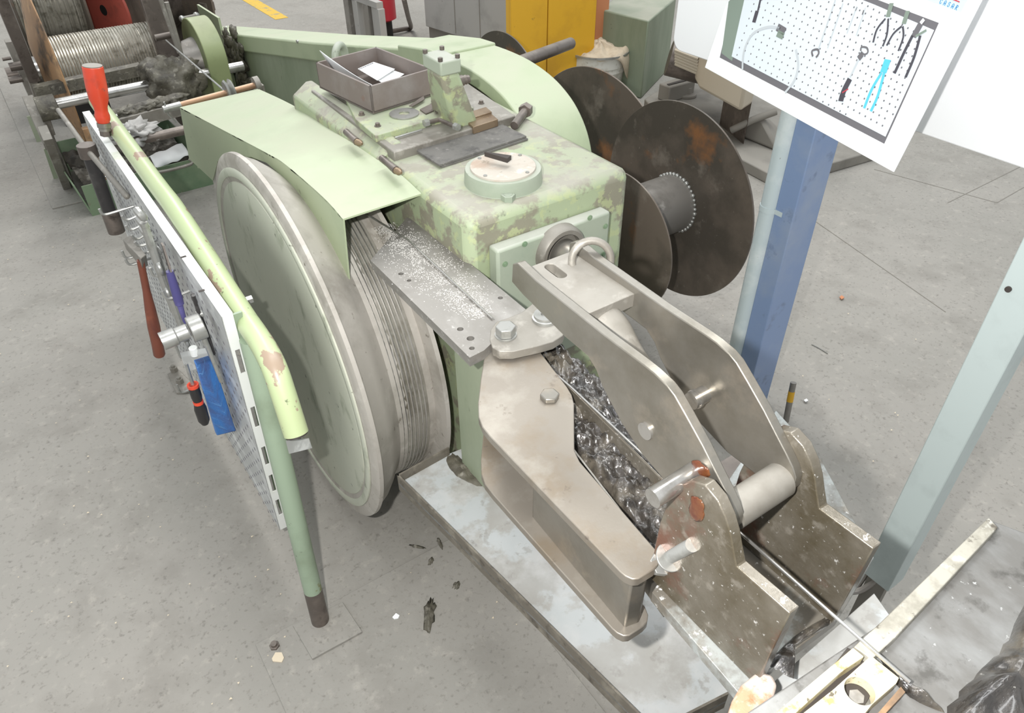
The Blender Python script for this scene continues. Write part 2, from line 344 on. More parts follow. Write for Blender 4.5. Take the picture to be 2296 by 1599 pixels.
# dial cover
c = (B(1041, 372, z=1.085) + B(1215, 372, z=1.085)) / 2; R = (B(1041, 372, z=1.085) - B(1215, 372, z=1.085)).length / 2
link('dial_housing', MB().lathe((c.x, c.y, GT - .005), Z, [(0, R * 1.08), (.006, R * 1.02), (.03, R), (.036, R * .98), (.036, R * .86), (.0365, 0)], 56), m_green_pale, hous)
dial = link('dial_plate', MB().cyl((c.x, c.y, GT + .030), (c.x, c.y, GT + .036), R * .85, n=56), m_dial, hous, bev=.001)
pa, pb = B(1087, 350, z=1.098), B(1142, 362, z=1.098); d = (pb - pa).normalized(); w = Z.cross(d)
link('pointer', MB().prism([pa - w * .0015, pb - w * .009, pb + w * .009, pa + w * .0015], (0, 0, .010)), m_slot, dial)
for a in (20, 110, 200, 290):
    p = V((c.x + R * .76 * math.cos(math.radians(a)), c.y + R * .76 * math.sin(math.radians(a)), GT + .036)); link('screw', MB().cyl(p, p + Z * .002, .004, n=12), m_zinc, dial)
p = B(1139, 436, z=GT + .012); link('hex_plug', MB().cyl(p - Z * .014, p, .015, n=6).cyl(p, p + Z * .001, .009, n=20), m_green_pale, hous, bev=.0015)
# grease nipples on the left seam
for (a, e, tip) in (((776, 296), (800, 318), (812, 323)), ((856, 355), (888, 382), (900, 388))):
    A, E_, T_ = B(*a, z=1.07), B(*e, z=1.07), B(*tip, z=1.07)
    g = link('grease_fitting', MB().tube([A, A.lerp(E_, .5), E_], [.008, .0075, .009], 12), m_dkmetal, hous)
    link('brass_tip', MB().tube([E_, E_.lerp(T_, .6), T_], [.0075, .008, .003], 12), m_brass, g)
# lifting eye behind the tray
c = B(763, 128, z=1.115); ey = MB(); ring(ey, c, V((.75, .65, .15)).normalized().cross(Z), .031, .0105, 28, 12)
ey.cyl((c.x, c.y, 1.05), (c.x, c.y, 1.085), .014); link('lifting_eye', ey, m_green_pale, hous)
# terminal post
bb = [B(1245 / 3.1986 + 600, 395 / 3.1986 + 50, z=1.21), B(1393 / 3.1986 + 600, 362 / 3.1986 + 50, z=1.21), B(1114 / 3.1986 + 600, 320 / 3.1986 + 50, z=1.21)]
ux = bb[1] - bb[0]; uy = bb[2] - bb[0]; ht = up(bb[0], 1245 / 3.1986 + 600, 290 / 3.1986 + 50) - 1.21
lo = [bb[0], bb[1], bb[1] + uy, bb[2]]
post = link('terminal_post', MB().hexa(lo + [p + Z * ht for p in lo]), m_green_pale, mach, bev=.004)
cc = sum(lo, V((0, 0, 0))) / 4
bot = [V((p.x, p.y, 1.06)) for p in lo]; cb = sum(bot, V((0, 0, 0))) / 4; sft = (B(1400 / 3.1986 + 600, 620 / 3.1986 + 50, z=1.07) - cb) * .55; sft.z = 0
bot = [cb + (p - cb) * 1.35 + sft for p in bot]; top = [cc + (p - cc) * .9 for p in lo]
link('post_neck', MB().hexa(bot + [p + Z * .001 for p in top]), m_green_worn, post, bev=.01)
for i, p in enumerate(lo):
    q_ = cc + (p - cc) * .82 + Z * ht; q_.z = lo[0].z + ht; link('cap_screw', MB().cyl(q_, q_ + Z * .008, .0055, n=12), m_dkmetal, post)
link('gland', MB().lathe((cc.x + .035, cc.y - .01, lo[0].z - .03), X, [(0, .012), (.012, .012), (.013, .009), (.02, .011), (.022, .009), (.028, .0095), (.03, .0)], 20), m_dkmetal, post)
# drum
DC = V((.395, 1.643, .54))
dp = [(0, .0), (0, .44), (-.004, .452), (-.004, .466), (0, .474), (0, .495), (.006, .508), (.016, .508), (.022, .499), (.05, .484), (.072, .464), (.088, .446), (.098, .438)]
drum = link('drum', MB().lathe(DC, X, dp + [(.2, .432), (.204, .48), (.214, .482), (.216, .40), (.216, 0)], 128), m_tread, mach, label='big capstan drum with dusty tread')
face = link('drum_face', MB().lathe(DC - X * .0015, X, [(0, 0), (0, .30), (-.002, .31), (-.0035, .425), (-.001, .438), (.004, .44), (.004, 0)], 96), m_drumface, drum, label='grey green painted drum face')
link('face_rim', MB().lathe(DC - X * .005, X, [(0, .452), (-.002, .456), (-.002, .470), (0, .474), (.004, .474), (.004, .452)], 96, closed=True), m_drumface, drum)
xs = [.104, .1145, .125, .1355, .146, .1565, .167, .1775]
for i, dx in enumerate(xs):
    link('groove_ridge', MB().lathe(DC + X * (dx + .0), X, [(-.0045, .43), (-.003, .4365), (.003, .4365), (.0045, .43)], 96, closed=True), m_groove, drum)
for i in range(7):
    g = MB(); ring(g, DC + X * (xs[i] + .0062), X, .4358, .0019, 160, 6); link('wire_wrap', g, m_bright, drum)
link('drum_shaft', MB().cyl(DC + X * .2, V((.68, DC.y, DC.z)), .05), m_dkmetal, mach)
# fender over the drum
cre = [(.48, 1.315, 1.030), (.48, 1.41, 1.040), (.48, 1.626, 1.034), (.48, 1.756, 1.016), (.48, 2.084, .959), (.48, 2.70, .851)]
rgt = [B(936, 425, z=1.037), V((.662, 1.42, 1.045)), V((.662, 1.63, 1.040)), V((.662, 1.77, 1.030)), B(653, 234, z=1.0), B(581, 200, z=.862)]
rgt[0] = V((.662, 1.312, 1.036))
t = .004
fb = MB(); L1 = cat_rom(cre, 5); R1 = cat_rom(rgt, 5); n = len(L1)
vs = [[fb.bm.verts.new(p) for p in row] for row in (L1, R1, [p - Z * t for p in R1], [p - Z * t for p in L1])]
for i in range(n - 1):
    for k in range(4): fb.bm.faces.new((vs[k][i], vs[(k + 1) % 4][i], vs[(k + 1) % 4][i + 1], vs[k][i + 1]))
fb.bm.faces.new([vs[k][0] for k in range(4)]); fb.bm.faces.new([vs[k][-1] for k in range(4)][::-1])
fend = link('fender', fb, m_green, mach, ang=50, label='light green sheet fender over the drum')
arc = [(533, 353), (563, 352), (597, 365), (632, 395), (666, 432), (700, 484), (750, 570)]
low = [B(782, 632, x=.48)] + [B(*p, x=.48) for p in arc[::-1]] + [B(488, 362, x=.48), B(477, 405, x=.48), B(424, 356, x=.48)]
sk = MB().prism([V(p) for p in L1[::-1]] + low, (.004, 0, 0)); link('fender_skirt', sk, m_green, fend, ang=50)
fr = MB().hexa([V((.482, 2.70, .63)), V((.755, 2.70, .60)), V((.755, 2.704, .60)), V((.482, 2.704, .63)), V((.482, 2.70, .85)), V((.755, 2.70, .858)), V((.755, 2.704, .858)), V((.482, 2.704, .85))])
link('rear_flap', fr, m_green, fend)
# guide plate the wire runs over
gp = poly([(831, 584), (912, 488), (936, 493), (1179, 694), (1142, 732), (1085, 786), (1053, 802)], z=.95)
holes = []
for px, py, r in ((899, 614, .0055), (917, 629, .0045), (1032, 738, .006), (1055, 759, .007), (1058, 781, .005), (1122, 668, .005), (918, 498, .006)):
    p = B(px, py, z=.95); holes.append(MB().cyl(p - Z * .04, p + Z * .02, r, n=20))
link('guide_plate', MB().prism([p - Z * .02 for p in gp], (0, 0, .02)), m_plate, mach, cut=holes, bev=.0012, label='dusty steel plate under the wire')
link('column', MB().box((.575, .93, .476), (.66, 1.06, .93)), m_green_grey, mach, bev=.004)
link('column_rib', MB().box((.600, 1.06, .45), (.655, 1.10, .92)), m_green_grey, mach)
fk = MB(); A_, C_ = B(868, 500, z=.95), B(1098, 712, z=.95); dd = (C_ - A_).normalized(); pp_ = V((dd.y, -dd.x, 0))
for i in range(4600):
    t_ = random.random(); w_ = random.gauss(0, .011 + .018 * math.sin(t_ * 3.1)); p = A_.lerp(C_, t_ * .97 + .01) + pp_ * (w_ + .010)
    if noise.noise(p * 40) + random.random() * .5 < .0: continue
    s_ = random.uniform(.0004, .0013); a = random.random() * 6
    fk.prism([V((p.x + s_ * math.cos(a + k * 2.1), p.y + s_ * 1.5 * math.sin(a + k * 2.1), .9501)) for k in range(3)], (0, 0, .0004))
stuff(link('metal_dust', fk, m_bright_dust, mach, label='bright metal dust along the wire'))
# belt guard: long cover sloping away and its curved near end
gl, gr = 1.105, 1.295
topL = [(4.30, .60), (3.03, .885), (2.251, 1.03)]
path = [(4.95, .52), (3.03, .885), (2.24, 1.045)]
bg_ = MB()
o1 = [V((gl, y, z)) for y, z in path]
lw = [V((gl, 2.24, .965)), V((gl, 4.95, .43))]
bg_.prism(o1 + lw, (gr - gl, 0, 0)); guard = link('belt_guard', bg_, m_green, mach, bev=.008, label='long sloping green belt guard')
link('guard_side', MB().prism([V((gl + .015, 4.90, .46)), V((gl + .015, 2.2, 1.0)), V((gl + .015, 2.2, .1)), V((gl + .015, 4.90, .1))], (.16, 0, 0)), m_green_grey, guard)
for px, py in ((507, 62), (667, 93)):
    p = B(px, py, x=gl); link('guard_screw', MB().cyl(p - X * .004, p + X * .004, .007, n=12), m_zinc, guard)
# collar where the two lengths meet
col_ = [(2.26, 1.052), (2.06, 1.085), (1.98, 1.09), (1.98, .98), (2.26, .95)]
link('guard_collar', MB().prism([V((gl - .004, y, z)) for y, z in col_], (gr - gl + .008, 0, 0)), m_green, guard, bev=.006)
cov = [(2.05, 1.078), (1.92, 1.085), (1.80, 1.083), (1.70, 1.068), (1.63, 1.045), (1.57, 1.01), (1.52, .955), (1.49, .88), (1.48, .78)]
inn = [(1.53, .78), (1.545, .88), (1.58, .955), (1.64, 1.005), (1.72, 1.03), (1.82, 1.042), (1.92, 1.04), (2.05, 1.02)]
cv = MB().prism([V((gl, y, z)) for y, z in cat_rom([(0, *q) for q in cov], 4) and [(v.y, v.z) for v in cat_rom([(0, *q) for q in cov], 4)] + [(v.y, v.z) for v in cat_rom([(0, *q) for q in inn], 4)]], (gr - gl, 0, 0))
link('guard_hood', cv, m_green, guard, ang=40, bev=.004, label='curved hood at the near end of the guard')
link('gear', MB().lathe((gl + .02, 1.93, .66), X, [(0, .33), (.03, .33), (.03, .3), (.04, .3), (.04, .33), (.1, .33), (.1, 0)], 64), m_dkmetal, mach)

# loose things on the gearbox roof
z1 = 1.09
tr = thing('steel_tray', 'open rusty grey steel box of papers on top of the green gearbox', 'box', (.8, 1.75, z1))
nb, rb, lb = B(837, 255, z=z1), B(974, 212, z=z1), B(717, 197, z=z1)
hb = up(nb, 831, 194) - z1; ur = rb - nb; ul = lb - nb; ur = V((ur.x, ur.y, 0)); ul = V((ul.x, ul.y, 0)); bk = rb + ul
tw = .006; er, el = ur.normalized() * tw, ul.normalized() * tw
def wall(a, c_, inn_):
    return MB().hexa([a, c_, c_ + inn_, a + inn_, a + Z * hb, c_ + Z * hb, c_ + inn_ + Z * hb, a + inn_ + Z * hb])
for a, c_, i_ in ((nb, rb, el), (nb, lb, er), (lb, bk, -el), (rb, bk, -er)): link('side_wall', wall(a, c_, i_), m_tray, tr, bev=.001)
link('bottom', MB().hexa([nb, rb, bk, lb] + [p + Z * .005 for p in (nb, rb, bk, lb)]), m_tray, tr)
E_ = 3.1986
zp = z1 + hb * .45
pp = [B(600 + 640 / E_, 50 + 350 / E_, z=zp), B(600 + 760 / E_, 50 + 297 / E_, z=zp), B(600 + 925 / E_, 50 + 352 / E_, z=zp), B(600 + 790 / E_, 50 + 440 / E_, z=zp)]
cl = sum(pp, V((0, 0, 0))) / 4; pp = [cl + (p - cl) * .93 for p in pp]
for p in pp: p.z = z1 + .035
nt = tag(link('note_sheet', MB().prism(pp, (0, 0, .001)), m_paper, loc=pp[0]), 'white sheet with a dotted header lying inside the steel box', 'paper')
pm = MB()
for i in range(8):
    q_ = pp[0].lerp(pp[1], .06 + i * .115); e = (pp[1] - pp[0]).normalized() * .003; f_ = (pp[3] - pp[0]).normalized() * .004; q_ = q_ + f_ * 1.2 + Z * .0012
    pm.prism([q_ - e, q_ + e, q_ + e + f_, q_ - e + f_], (0, 0, .0002))
link('printed_header', pm, m_inkd, nt)
pf = lb.lerp(nb, .02) + Z * (hb + .028); pg = lb.lerp(nb, .97) + Z * (hb - .02)
pa_ = [B(708, 125, z=z1 + hb + .03), B(765, 141, z=z1 + hb + .0), B(806, 170, z=z1 + hb - .004), B(822, 190, z=z1 + hb - .006)]
a_ = lb.lerp(nb, .06) + er * 1.2; c_ = lb.lerp(nb, .93) + er * 1.2
def leaf(u, v):
    p = a_.lerp(c_, u); h0 = .04; h1 = hb + .030 * (1 - u) ** 1.5 - .003; return V((p.x, p.y, z1)) + er * (1.5 + 4 * (1 - v)) + Z * (h0 + (h1 - h0) * v) - (ul.normalized() * -.012 * v * (1 - u))
lf = MB().grid(leaf, 12, 6); o = link('curled_sheet', lf, m_paper, loc=a_); o.modifiers.new('t', 'SOLIDIFY').thickness = .0008
tag(o, 'white sheet curling up along the left wall of the steel box', 'paper')
p2 = [p + (pp[3] - pp[0]) * .35 - Z * .006 + (pp[2] - pp[3]) * .12 for p in pp]
tag(link('note_sheet', MB().prism(p2, (0, 0, .001)), m_paper, loc=p2[0]), 'blank white sheet half under the dotted one in the steel box', 'paper')
# felt mats
for k, (pts, zz, lab) in enumerate((([(928, 335), (990, 373), (1184, 311), (1128, 278)], GT + .001, 'lower black felt pad, its edge showing under the upper pad'), ([(925, 331), (985, 370), (1180, 305), (1120, 276)], GT + .006, 'upper black felt pad lying on the green gearbox'))):
    q_ = poly(pts, z=zz + .004); tag(link('felt_pad', MB().prism([V((p.x, p.y, zz)) for p in q_], (0, 0, .0042)), m_mat, loc=(q_[0].x, q_[0].y, zz)), lab, 'pad', 'felt pads on the gearbox')
# brass block
zz = GT + .0105
k0, k1, k2 = B(1062, 301, z=zz), B(1117, 283, z=zz), B(1036, 277, z=zz)
ex, ey_ = k1 - k0, k2 - k0; k3 = k0 + ex + ey_
hs, hf = up(k2 + ey_ * 0, 1036, 256) - zz, up(k0, 1060, 285) - zz
bb2 = MB()
pr = [k0, k0 + Z * hf, k0 + ey_ * .5 + Z * hf, k0 + ey_ * .5 + Z * hs, k0 + ey_ + Z * hs, k0 + ey_]
bb2.prism(pr, ex); tag(link('stepped_block', bb2, m_brass, bev=.001, loc=k0), 'brown stepped metal block standing on the black felt pad', 'block')
# big bolt
hA, hB = B(1178, 248, z=GT + .018), B(1153, 282, z=GT + .014); d = (hB - hA).normalized()
bt = thing('hex_bolt', 'big loose grey hex bolt lying at the right edge of the gearbox roof', 'bolt', (hA.x, hA.y, GT))
link('head', MB().cyl(hA - d * .012, hA + d * .008, .018, n=6), m_dkmetal, bt, bev=.001); link('shank', MB().cyl(hA, hB, .0105, n=20), m_dkmetal, bt, bev=.001)
# washer, shims, studs
c = B(906, 252, z=1.092)
tag(link('flat_washer', MB().lathe((c.x, c.y, 1.0875), Z, [(0, .013), (0, .036), (.003, .036), (.003, .013)], 40, closed=True), m_zinc, loc=(c.x, c.y, 1.0875)), 'flat grey washer ring in front of the steel box', 'washer')
for pts, lab, zz in (([(941, 245), (985, 223), (997, 237), (955, 255)], 'thin dark shim plate beside the washer, left one', 1.088), ([(966, 226), (990, 221), (1012, 246), (977, 253)], 'thin grey shim plate overlapping its left neighbour', 1.0905), ([(917, 237), (950, 214), (952, 222), (925, 238)], 'curved grey strip leaning on the steel box', 1.094)):
    q_ = poly(pts, z=zz + .002); tag(link('shim_plate', MB().prism([V((p.x, p.y, zz)) for p in q_], (0, 0, .002)), m_dkmetal, loc=(q_[0].x, q_[0].y, zz)), lab, 'plate', 'shims on the gearbox')
zz = 1.098
a, c_, e, f_ = B(954, 276, z=zz), B(984, 268, z=zz), B(1025, 285, z=zz), B(988, 258, z=zz)
sd = thing('tee_stud', 'small steel tee of studs and nuts beside the brown block', 'fitting', (c_.x, c_.y, 1.088))
link('rod', MB().tube([a, c_], .005, 10).tube([c_, e], .005, 10), m_dkmetal, sd)
for p_, q_ in ((a, c_), (e, c_)): d = (q_ - p_).normalized(); link('nut', MB().cyl(p_ - d * .004, p_ + d * .008, .009, n=6), m_zinc, sd)
a, c_ = B(886, 309, z=1.077), B(946, 291, z=1.077); tag(link('steel_pin', MB().tube([a, c_], .0022, 8), m_zinc, loc=a), 'thin steel pin lying on the lower cover plate', 'pin')

# ================= PAN, BRACKETS, ARMS, FORK =================
def wid(p, w): return w * (-((CR.transposed() @ (V(p) - CP)).z)) / F
pz = .47
pc = [B(890, 1065, z=.5), B(1470, 1640, z=.5), B(1634, 1556, z=.5), V((.80, .42, .5)), V((.80, 1.08, .5)), B(1005, 1002, z=.5)]
pan = thing('drip_tray', 'long pale grey blue sheet metal tray in front of the drum', 'tray', (.6, .7, pz))
fl_ = [V((p.x, p.y, pz)) for p in pc]
link('tray_floor', MB().prism(fl_, (0, 0, .006)), m_pan, pan)
for i, (a, c_) in enumerate(((0, 1), (1, 2), (5, 0))):
    A, C_ = pc[a], pc[c_]; d = (C_ - A).normalized(); w = V((-d.y, d.x, 0)) * .004
    hA_ = .035 if i == 0 else .03
    lo_ = pz - .02
    link('tray_rim', MB().hexa([V((A.x, A.y, lo_)), V((C_.x, C_.y, lo_)), V((C_.x + w.x, C_.y + w.y, lo_)), V((A.x + w.x, A.y + w.y, lo_)), V((A.x, A.y, .5)), V((C_.x, C_.y, .5)), V((C_.x + w.x, C_.y + w.y, .5)), V((A.x + w.x, A.y + w.y, .5))]), m_pan_edge, pan)
link('tray_leg', MB().box((.70, .48, 0), (.78, .56, pz)), m_dkmetal, pan)
link('tray_leg', MB().box((.70, .98, 0), (.78, 1.06, pz)), m_dkmetal, pan)
# support block between tray and base plate, base plate, lugs
bz = .88
br = thing('pivot_bracket', 'oily steel base with two upright rounded lugs and a pivot shaft', 'bracket', (.6, .35, bz))
bp_ = poly([(1462, 1328), (1655, 1553), (1880, 1385), (1960, 1250), (1842, 1032), (1740, 920)], z=bz)
link('base_plate', MB().prism([p - Z * .02 for p in bp_], (0, 0, .02)), m_base, br, bev=.001)
link('base_post', MB().box((.72, .40, pz + .006), (.79, .50, bz - .02)), m_dkmetal, br)
lugp = [(1452, 1345), (1458, 1290), (1468, 1225), (1480, 1170), (1500, 1118), (1522, 1090), (1550, 1078), (1580, 1088), (1609, 1123), (1627, 1162), (1638, 1200), (1644, 1235), (1651, 1271), (1771, 1376), (1712, 1494)]
LX = .492
lp = poly(lugp, x=LX)
lp[-1].z = bz; lp[-1] = V((LX, lp[-1].y, bz + .0)); lp[0] = V((LX, lp[0].y + .02, bz)); lp[1].z = max(lp[1].z, bz + .02)
lug = link('lug', MB().prism(lp, (.016, 0, 0)), m_steel_oily, br, bev=.0015)
lug2 = lug.copy(); COL.objects.link(lug2); lug2.location = lug.location + V((.146, 0, 0))
# arms
armp = [(1149, 592), (1160, 590), (1200, 628), (1356, 753), (1440, 816), (1466, 837), (1495, 865), (1512, 887), (1537, 931), (1575, 1000), (1605, 1060), (1628, 1105), (1642, 1135), (1650, 1160), (1646, 1185), (1632, 1195), (1612, 1188), (1500, 1090), (1440, 1020), (1394, 950), (1370, 905), (1350, 866), (1336, 829), (1318, 799), (1290, 775), (1265, 754), (1171, 660), (1147, 632)]
AX = .520
arms = thing('hinged_arms', 'pair of long steel arms joined by a slotted web, hinged between the oily lugs', 'arm', (.58, .6, 1.0))
a1 = link('arm', MB().prism(poly(armp, x=AX), (.014, 0, 0)), m_steel, arms, bev=.0015)
a2 = a1.copy(); COL.objects.link(a2); a2.location = a1.location + V((.105, 0, 0))
zw = B(1160, 590, x=AX).z - .020
zw2 = zw
fy_, by_ = B(1345, 692, z=zw).y, B(1205, 592, z=zw).y
ws = MB().box((AX + .013, fy_, zw - .022), (AX + .106, by_, zw))
s0 = B(1234, 598, z=zw); s1 = B(1258, 616, z=zw); sc_ = s0
cut = MB(); r_ = .0085; d = (s1 - s0).normalized(); w = V((-d.y, d.x, 0)) * r_
sl = [s0 + w * math.cos(a) - d * r_ * math.sin(a) for a in [math.pi * k / 8 for k in range(9)]] + [s1 - w * math.cos(a) + d * r_ * math.sin(a) for a in [math.pi * k / 8 for k in range(9)]]
cut.prism([V((p.x, p.y, sc_.z - .1)) for p in sl], (0, 0, .2))
link('web_plate', ws, m_cast, arms, cut=[cut], bev=.001)
rc0 = B(1326, 578, x=.628); rg_ = MB(); ring(rg_, rc0 - Z * .004, V((-.5, -.8, .3)), wid(rc0, 44), wid(rc0, 9), 32, 12); link('lifting_ring', rg_, m_cast, arms)
# pivot shaft and pins
sa = B(1636, 1150, x=.534)
link('pivot_shaft', MB().cyl((LX + .004, sa.y, sa.z), (LX + .158, sa.y, sa.z), .012).cyl((.534, sa.y, sa.z), (.625, sa.y, sa.z), .0225, n=36), m_cast, br, label='dusty grey pivot sleeve', ang=50)
p = B(1450, 965, x=AX)
link('cross_pin', MB().cyl((AX - .004, p.y, p.z), (.56, p.y, p.z), .012, n=28), m_bright, arms)
p = B(1564, 892, x=.612)
link('cross_pin', MB().cyl((.600, p.y, p.z), (.626, p.y, p.z), .012, n=28).cyl((.606, p.y, p.z), (.610, p.y, p.z), .0135, n=28), m_bright, arms)
p = B(1463, 1118, x=.455); q_ = B(1500, 1090, y=p.y)
link('short_pin', MB().cyl(p, (LX + .03, p.y, p.z + .004), .0125, n=28), m_bright, br)
# dusty sleeve under the arms
pA, pB = B(1362, 690, x=.58), B(1470, 850, x=.58); d = pB - pA
sl = MB()
def sleeve(u, v):
    a = math.pi * (v * 1.0); r = .032 + .003 * noise.noise(V((u * 3, v * 4, 0)))
    c_ = pA.lerp(pB, u) + Z * (-.035 - .02 * u * u); return c_ + X * math.cos(a) * r + Z * math.sin(a) * (r + .002) 
sl.grid(sleeve, 16, 16); o = link('guide_sleeve', sl, m_cast, arms); o.modifiers.new('t', 'SOLIDIFY').thickness = .004

for k, (px, py, sx, sy, xx, lab) in enumerate(((1562, 1140, .012, .020, LX - .0005, 'amber grease blob on the rounded head of the near lug'), (1572, 1052, .014, .010, AX - .0005, 'amber grease smear on the near arm above the lug'))):
    p = B(px, py, x=xx); tag(link('amber_grease', MB().lump(p, 1, (.0016, sx, sy), .22, 1.4, 3, k + 4), m_amber, ang=180, loc=p), lab, 'grease')
# forked lever
fz = .93
fp_ = [(1092, 778), (1086, 800), (1078, 850), (1072, 905), (1073, 935), (1082, 958), (1100, 980), (1390, 1282), (1402, 1292), (1418, 1299), (1432, 1298), (1466, 1277), (1476, 1266), (1478, 1250), (1470, 1232), (1300, 1035), (1288, 1010), (1287, 905), (1282, 885), (1272, 868), (1212, 790), (1180, 770)]
fork = thing('forked_lever', 'double plate steel lever narrowing toward the lugs, lying over the tray', 'lever', (.55, .65, .83))
up_ = poly(fp_, z=fz)
link('upper_plate', MB().prism([p - Z * .016 for p in up_], (0, 0, .016)), m_steel_warm, fork, bev=.0015)
cx_ = sum(up_, V((0, 0, 0))) / len(up_)
link('lower_plate', MB().prism([p - Z * .150 for p in up_], (0, 0, .016)), m_steel_warm, fork, bev=.0015)
wbp = poly([(1195, 1030), (1420, 1280), (1455, 1268), (1460, 1250), (1270, 1030), (1240, 960)], z=fz)
link('web', MB().prism([V((p.x, p.y, fz - .136)) for p in wbp], (0, 0, .122)), m_steel, fork, bev=.003)
p = B(1232, 893, z=fz)
link('pin_head', MB().cyl(p, p + Z * .010, .0165, n=6), m_steel, fork, bev=.002)
link('hinge_pin', MB().cyl((p.x, p.y, fz - .16), (p.x, p.y, fz - .01), .012), m_steel, fork)
# link plate and its big hexagon bolt
lz = .952
lk = [(1098, 762), (1104, 780), (1120, 788), (1150, 788), (1205, 776), (1240, 766), (1262, 752), (1268, 735), (1258, 705), (1230, 682), (1195, 680), (1170, 700), (1140, 712), (1112, 722), (1100, 740)]
link('link_plate', MB().prism([p - Z * .018 for p in poly(lk, z=lz)], (0, 0, .018)), m_cast, fork, bev=.0015, label='dusty link plate under the hex bolt')
p = B(1134, 752, z=lz)
link('bolt_washer', MB().cyl(p, p + Z * .003, .020, n=32), m_zinc, fork)
link('hex_bolt_head', MB().cyl(p + Z * .003, p + Z * .021, .0185, n=6), m_zinc, fork, bev=.0015, label='big bright hex bolt head')
p = B(1222, 716, z=lz)
link('round_boss', MB().lathe(p, Z, [(0, .024), (.006, .024), (.007, .021), (.012, .021), (.012, .008), (.006, .008), (.006, 0)], 36), m_zinc, fork)
link('lever_post', MB().cyl((p.x, p.y, .50), (p.x, p.y, lz - .01), .016), m_dkmetal, fork)
# adjusting bolt
P0 = B(1478, 1262, z=fz - .012); P1 = B(1552, 1222, x=LX - .001); d = (P1 - P0).normalized(); Ls = (P1 - P0).length
th = MB(); n_ = 26; prf = []
for i in range(n_ * 2): prf.append((Ls * i / (n_ * 2 - 1), wid(P0, 15) * (1.0 if i % 2 else .88)))
th.lathe(P0, d, prf, 20); link('threaded_bolt', th, m_zinc, fork)
pm_ = P0 + d * Ls * .34; link('flange_nut', MB().cyl(pm_, pm_ + d * .0035, wid(pm_, 34), n=32), m_zinc, fork, bev=.0008)
pm_ = P0 + d * Ls * .08 - Z * .004; link('lock_nut', MB().cyl(pm_ - d * .006, pm_ + d * .006, wid(pm_, 30), n=6), m_zinc, fork, bev=.001)

# trough of grease beneath the arms
tg = thing('wire_trough', 'narrow greasy trough between the forked lever and the long arms', 'trough', (.56, .7, .85))
rA, rB = B(1275, 868, z=.922), B(1485, 1078, z=.922); d = rB - rA; rA = rA - d * .15
link('trough_side', MB().prism([rA, rB, rB - Z * .045, rA - Z * .045], (.004, 0, 0)), m_steel_oily, tg, bev=.0005)
link('trough_floor', MB().prism([V((.515, .34, .80)), V((.645, .34, .80)), V((.65, .95, .80)), V((.60, .95, .80))], (0, 0, .045)), m_steel_oily, tg)
link('trough_leg', MB().box((.62, .72, pz + .006), (.66, .80, .80)), m_dkmetal, tg)
g = MB()
def gz(u, v):
    y = .37 + .56 * u; xl = .510 + .085 * u; x = xl + (.70 - xl) * v; p = V((x * 38, y * 30, 0))
    lift = .02 * math.exp(-((u - .95) / .16) ** 2)
    return V((x, y, .896 + lift * .3 + .014 * noise.noise(p) + .009 * noise.noise(p * 2.7) + .004 * noise.noise(p * 6) - .02 * max(0, abs(v - .5) - .42) * 10))
g.grid(gz, 150, 60); stuff(tag(link('grease', g, m_grease, ang=180, loc=(.56, .7, .84)), 'black shiny grease with crumbs filling the trough under the arms', 'grease'))
def patch(name, label, outline_px, z, m, amp, fr, sub=26, cat='grease', hgt=.006, seed=0):
    """a spread, uneven layer lying on a surface at height z"""
    P_ = poly(outline_px, z=z); c_ = sum(P_, V((0, 0, 0))) / len(P_); C2 = cat_rom(P_, 6, True); n = len(C2)
    b = MB(); rows = []
    for k in range(9):
        f = k / 8
        row = []
        for i, p in enumerate(C2):
            q_ = c_.lerp(p, f); nn = V((q_.x * fr, q_.y * fr, seed)); e = 1 + .10 * noise.noise(V((i * .9, seed, f)))
            q_ = c_ + (q_ - c_) * e; row.append(b.bm.verts.new(V((q_.x, q_.y, z + (hgt + amp * noise.noise(nn)) * (1 - f ** 3) + (.0003 if k < 8 else -.0005)))))
        rows.append(row)
    for k in range(1, 8 + 0):
        for i in range(n): b.bm.faces.new((rows[k][i], rows[k][(i + 1) % n], rows[k + 1][(i + 1) % n], rows[k + 1][i]))
    b.bm.faces.new(rows[1])
    for v in rows[0]: b.bm.verts.remove(v)
    o = link(name, b, m, ang=180, loc=(c_.x, c_.y, z)); tag(o, label, cat); return stuff(o)
patch('grease', 'wet black grease line on the base plate under the far lug', [(1675, 1195), (1700, 1225), (1760, 1290), (1830, 1330), (1860, 1340), (1840, 1310), (1740, 1230), (1690, 1180)], bz, m_grease, .008, 60)
patch('grease', 'wet black grease clot at the front corner of the near lug', [(1712, 1490), (1740, 1500), (1780, 1520), (1770, 1470), (1800, 1440), (1860, 1400), (1850, 1385), (1790, 1420), (1760, 1445), (1735, 1470)], bz, m_grease, .007, 60, seed=3)
patch('grease', 'dusty grey sludge in the rear corner of the tray beside the drum', [(1000, 1030), (1020, 1018), (1060, 1050), (1095, 1080), (1080, 1092), (1045, 1080), (1015, 1060)], pz + .006, m_sludge, .012, 40, seed=5)

# shelf between base plate and die block
tag(link('front_shelf', MB().prism([p - Z * .02 for p in poly([(1700, 1560), (1960, 1330), (2010, 1400), (1990, 1470), (1760, 1660)], z=.84)], (0, 0, .02)), m_pan, bev=.001, loc=(.55, .15, .82)), 'small grey blue shelf plate under the wire before the cream block', 'plate')
o = MB().prism([p - Z * .03 for p in poly([(1630, 1610), (1642, 1570), (1662, 1535), (1700, 1503), (1732, 1512), (1744, 1535), (1735, 1562), (1700, 1600), (1660, 1660)], z=.90)], (0, 0, .03)); tag(link('wood_offcut', o, m_orangewood, bev=.004, loc=B(1690, 1560, z=.87)), 'pale orange stained wood offcut wedged between tray and cream block', 'scrap')

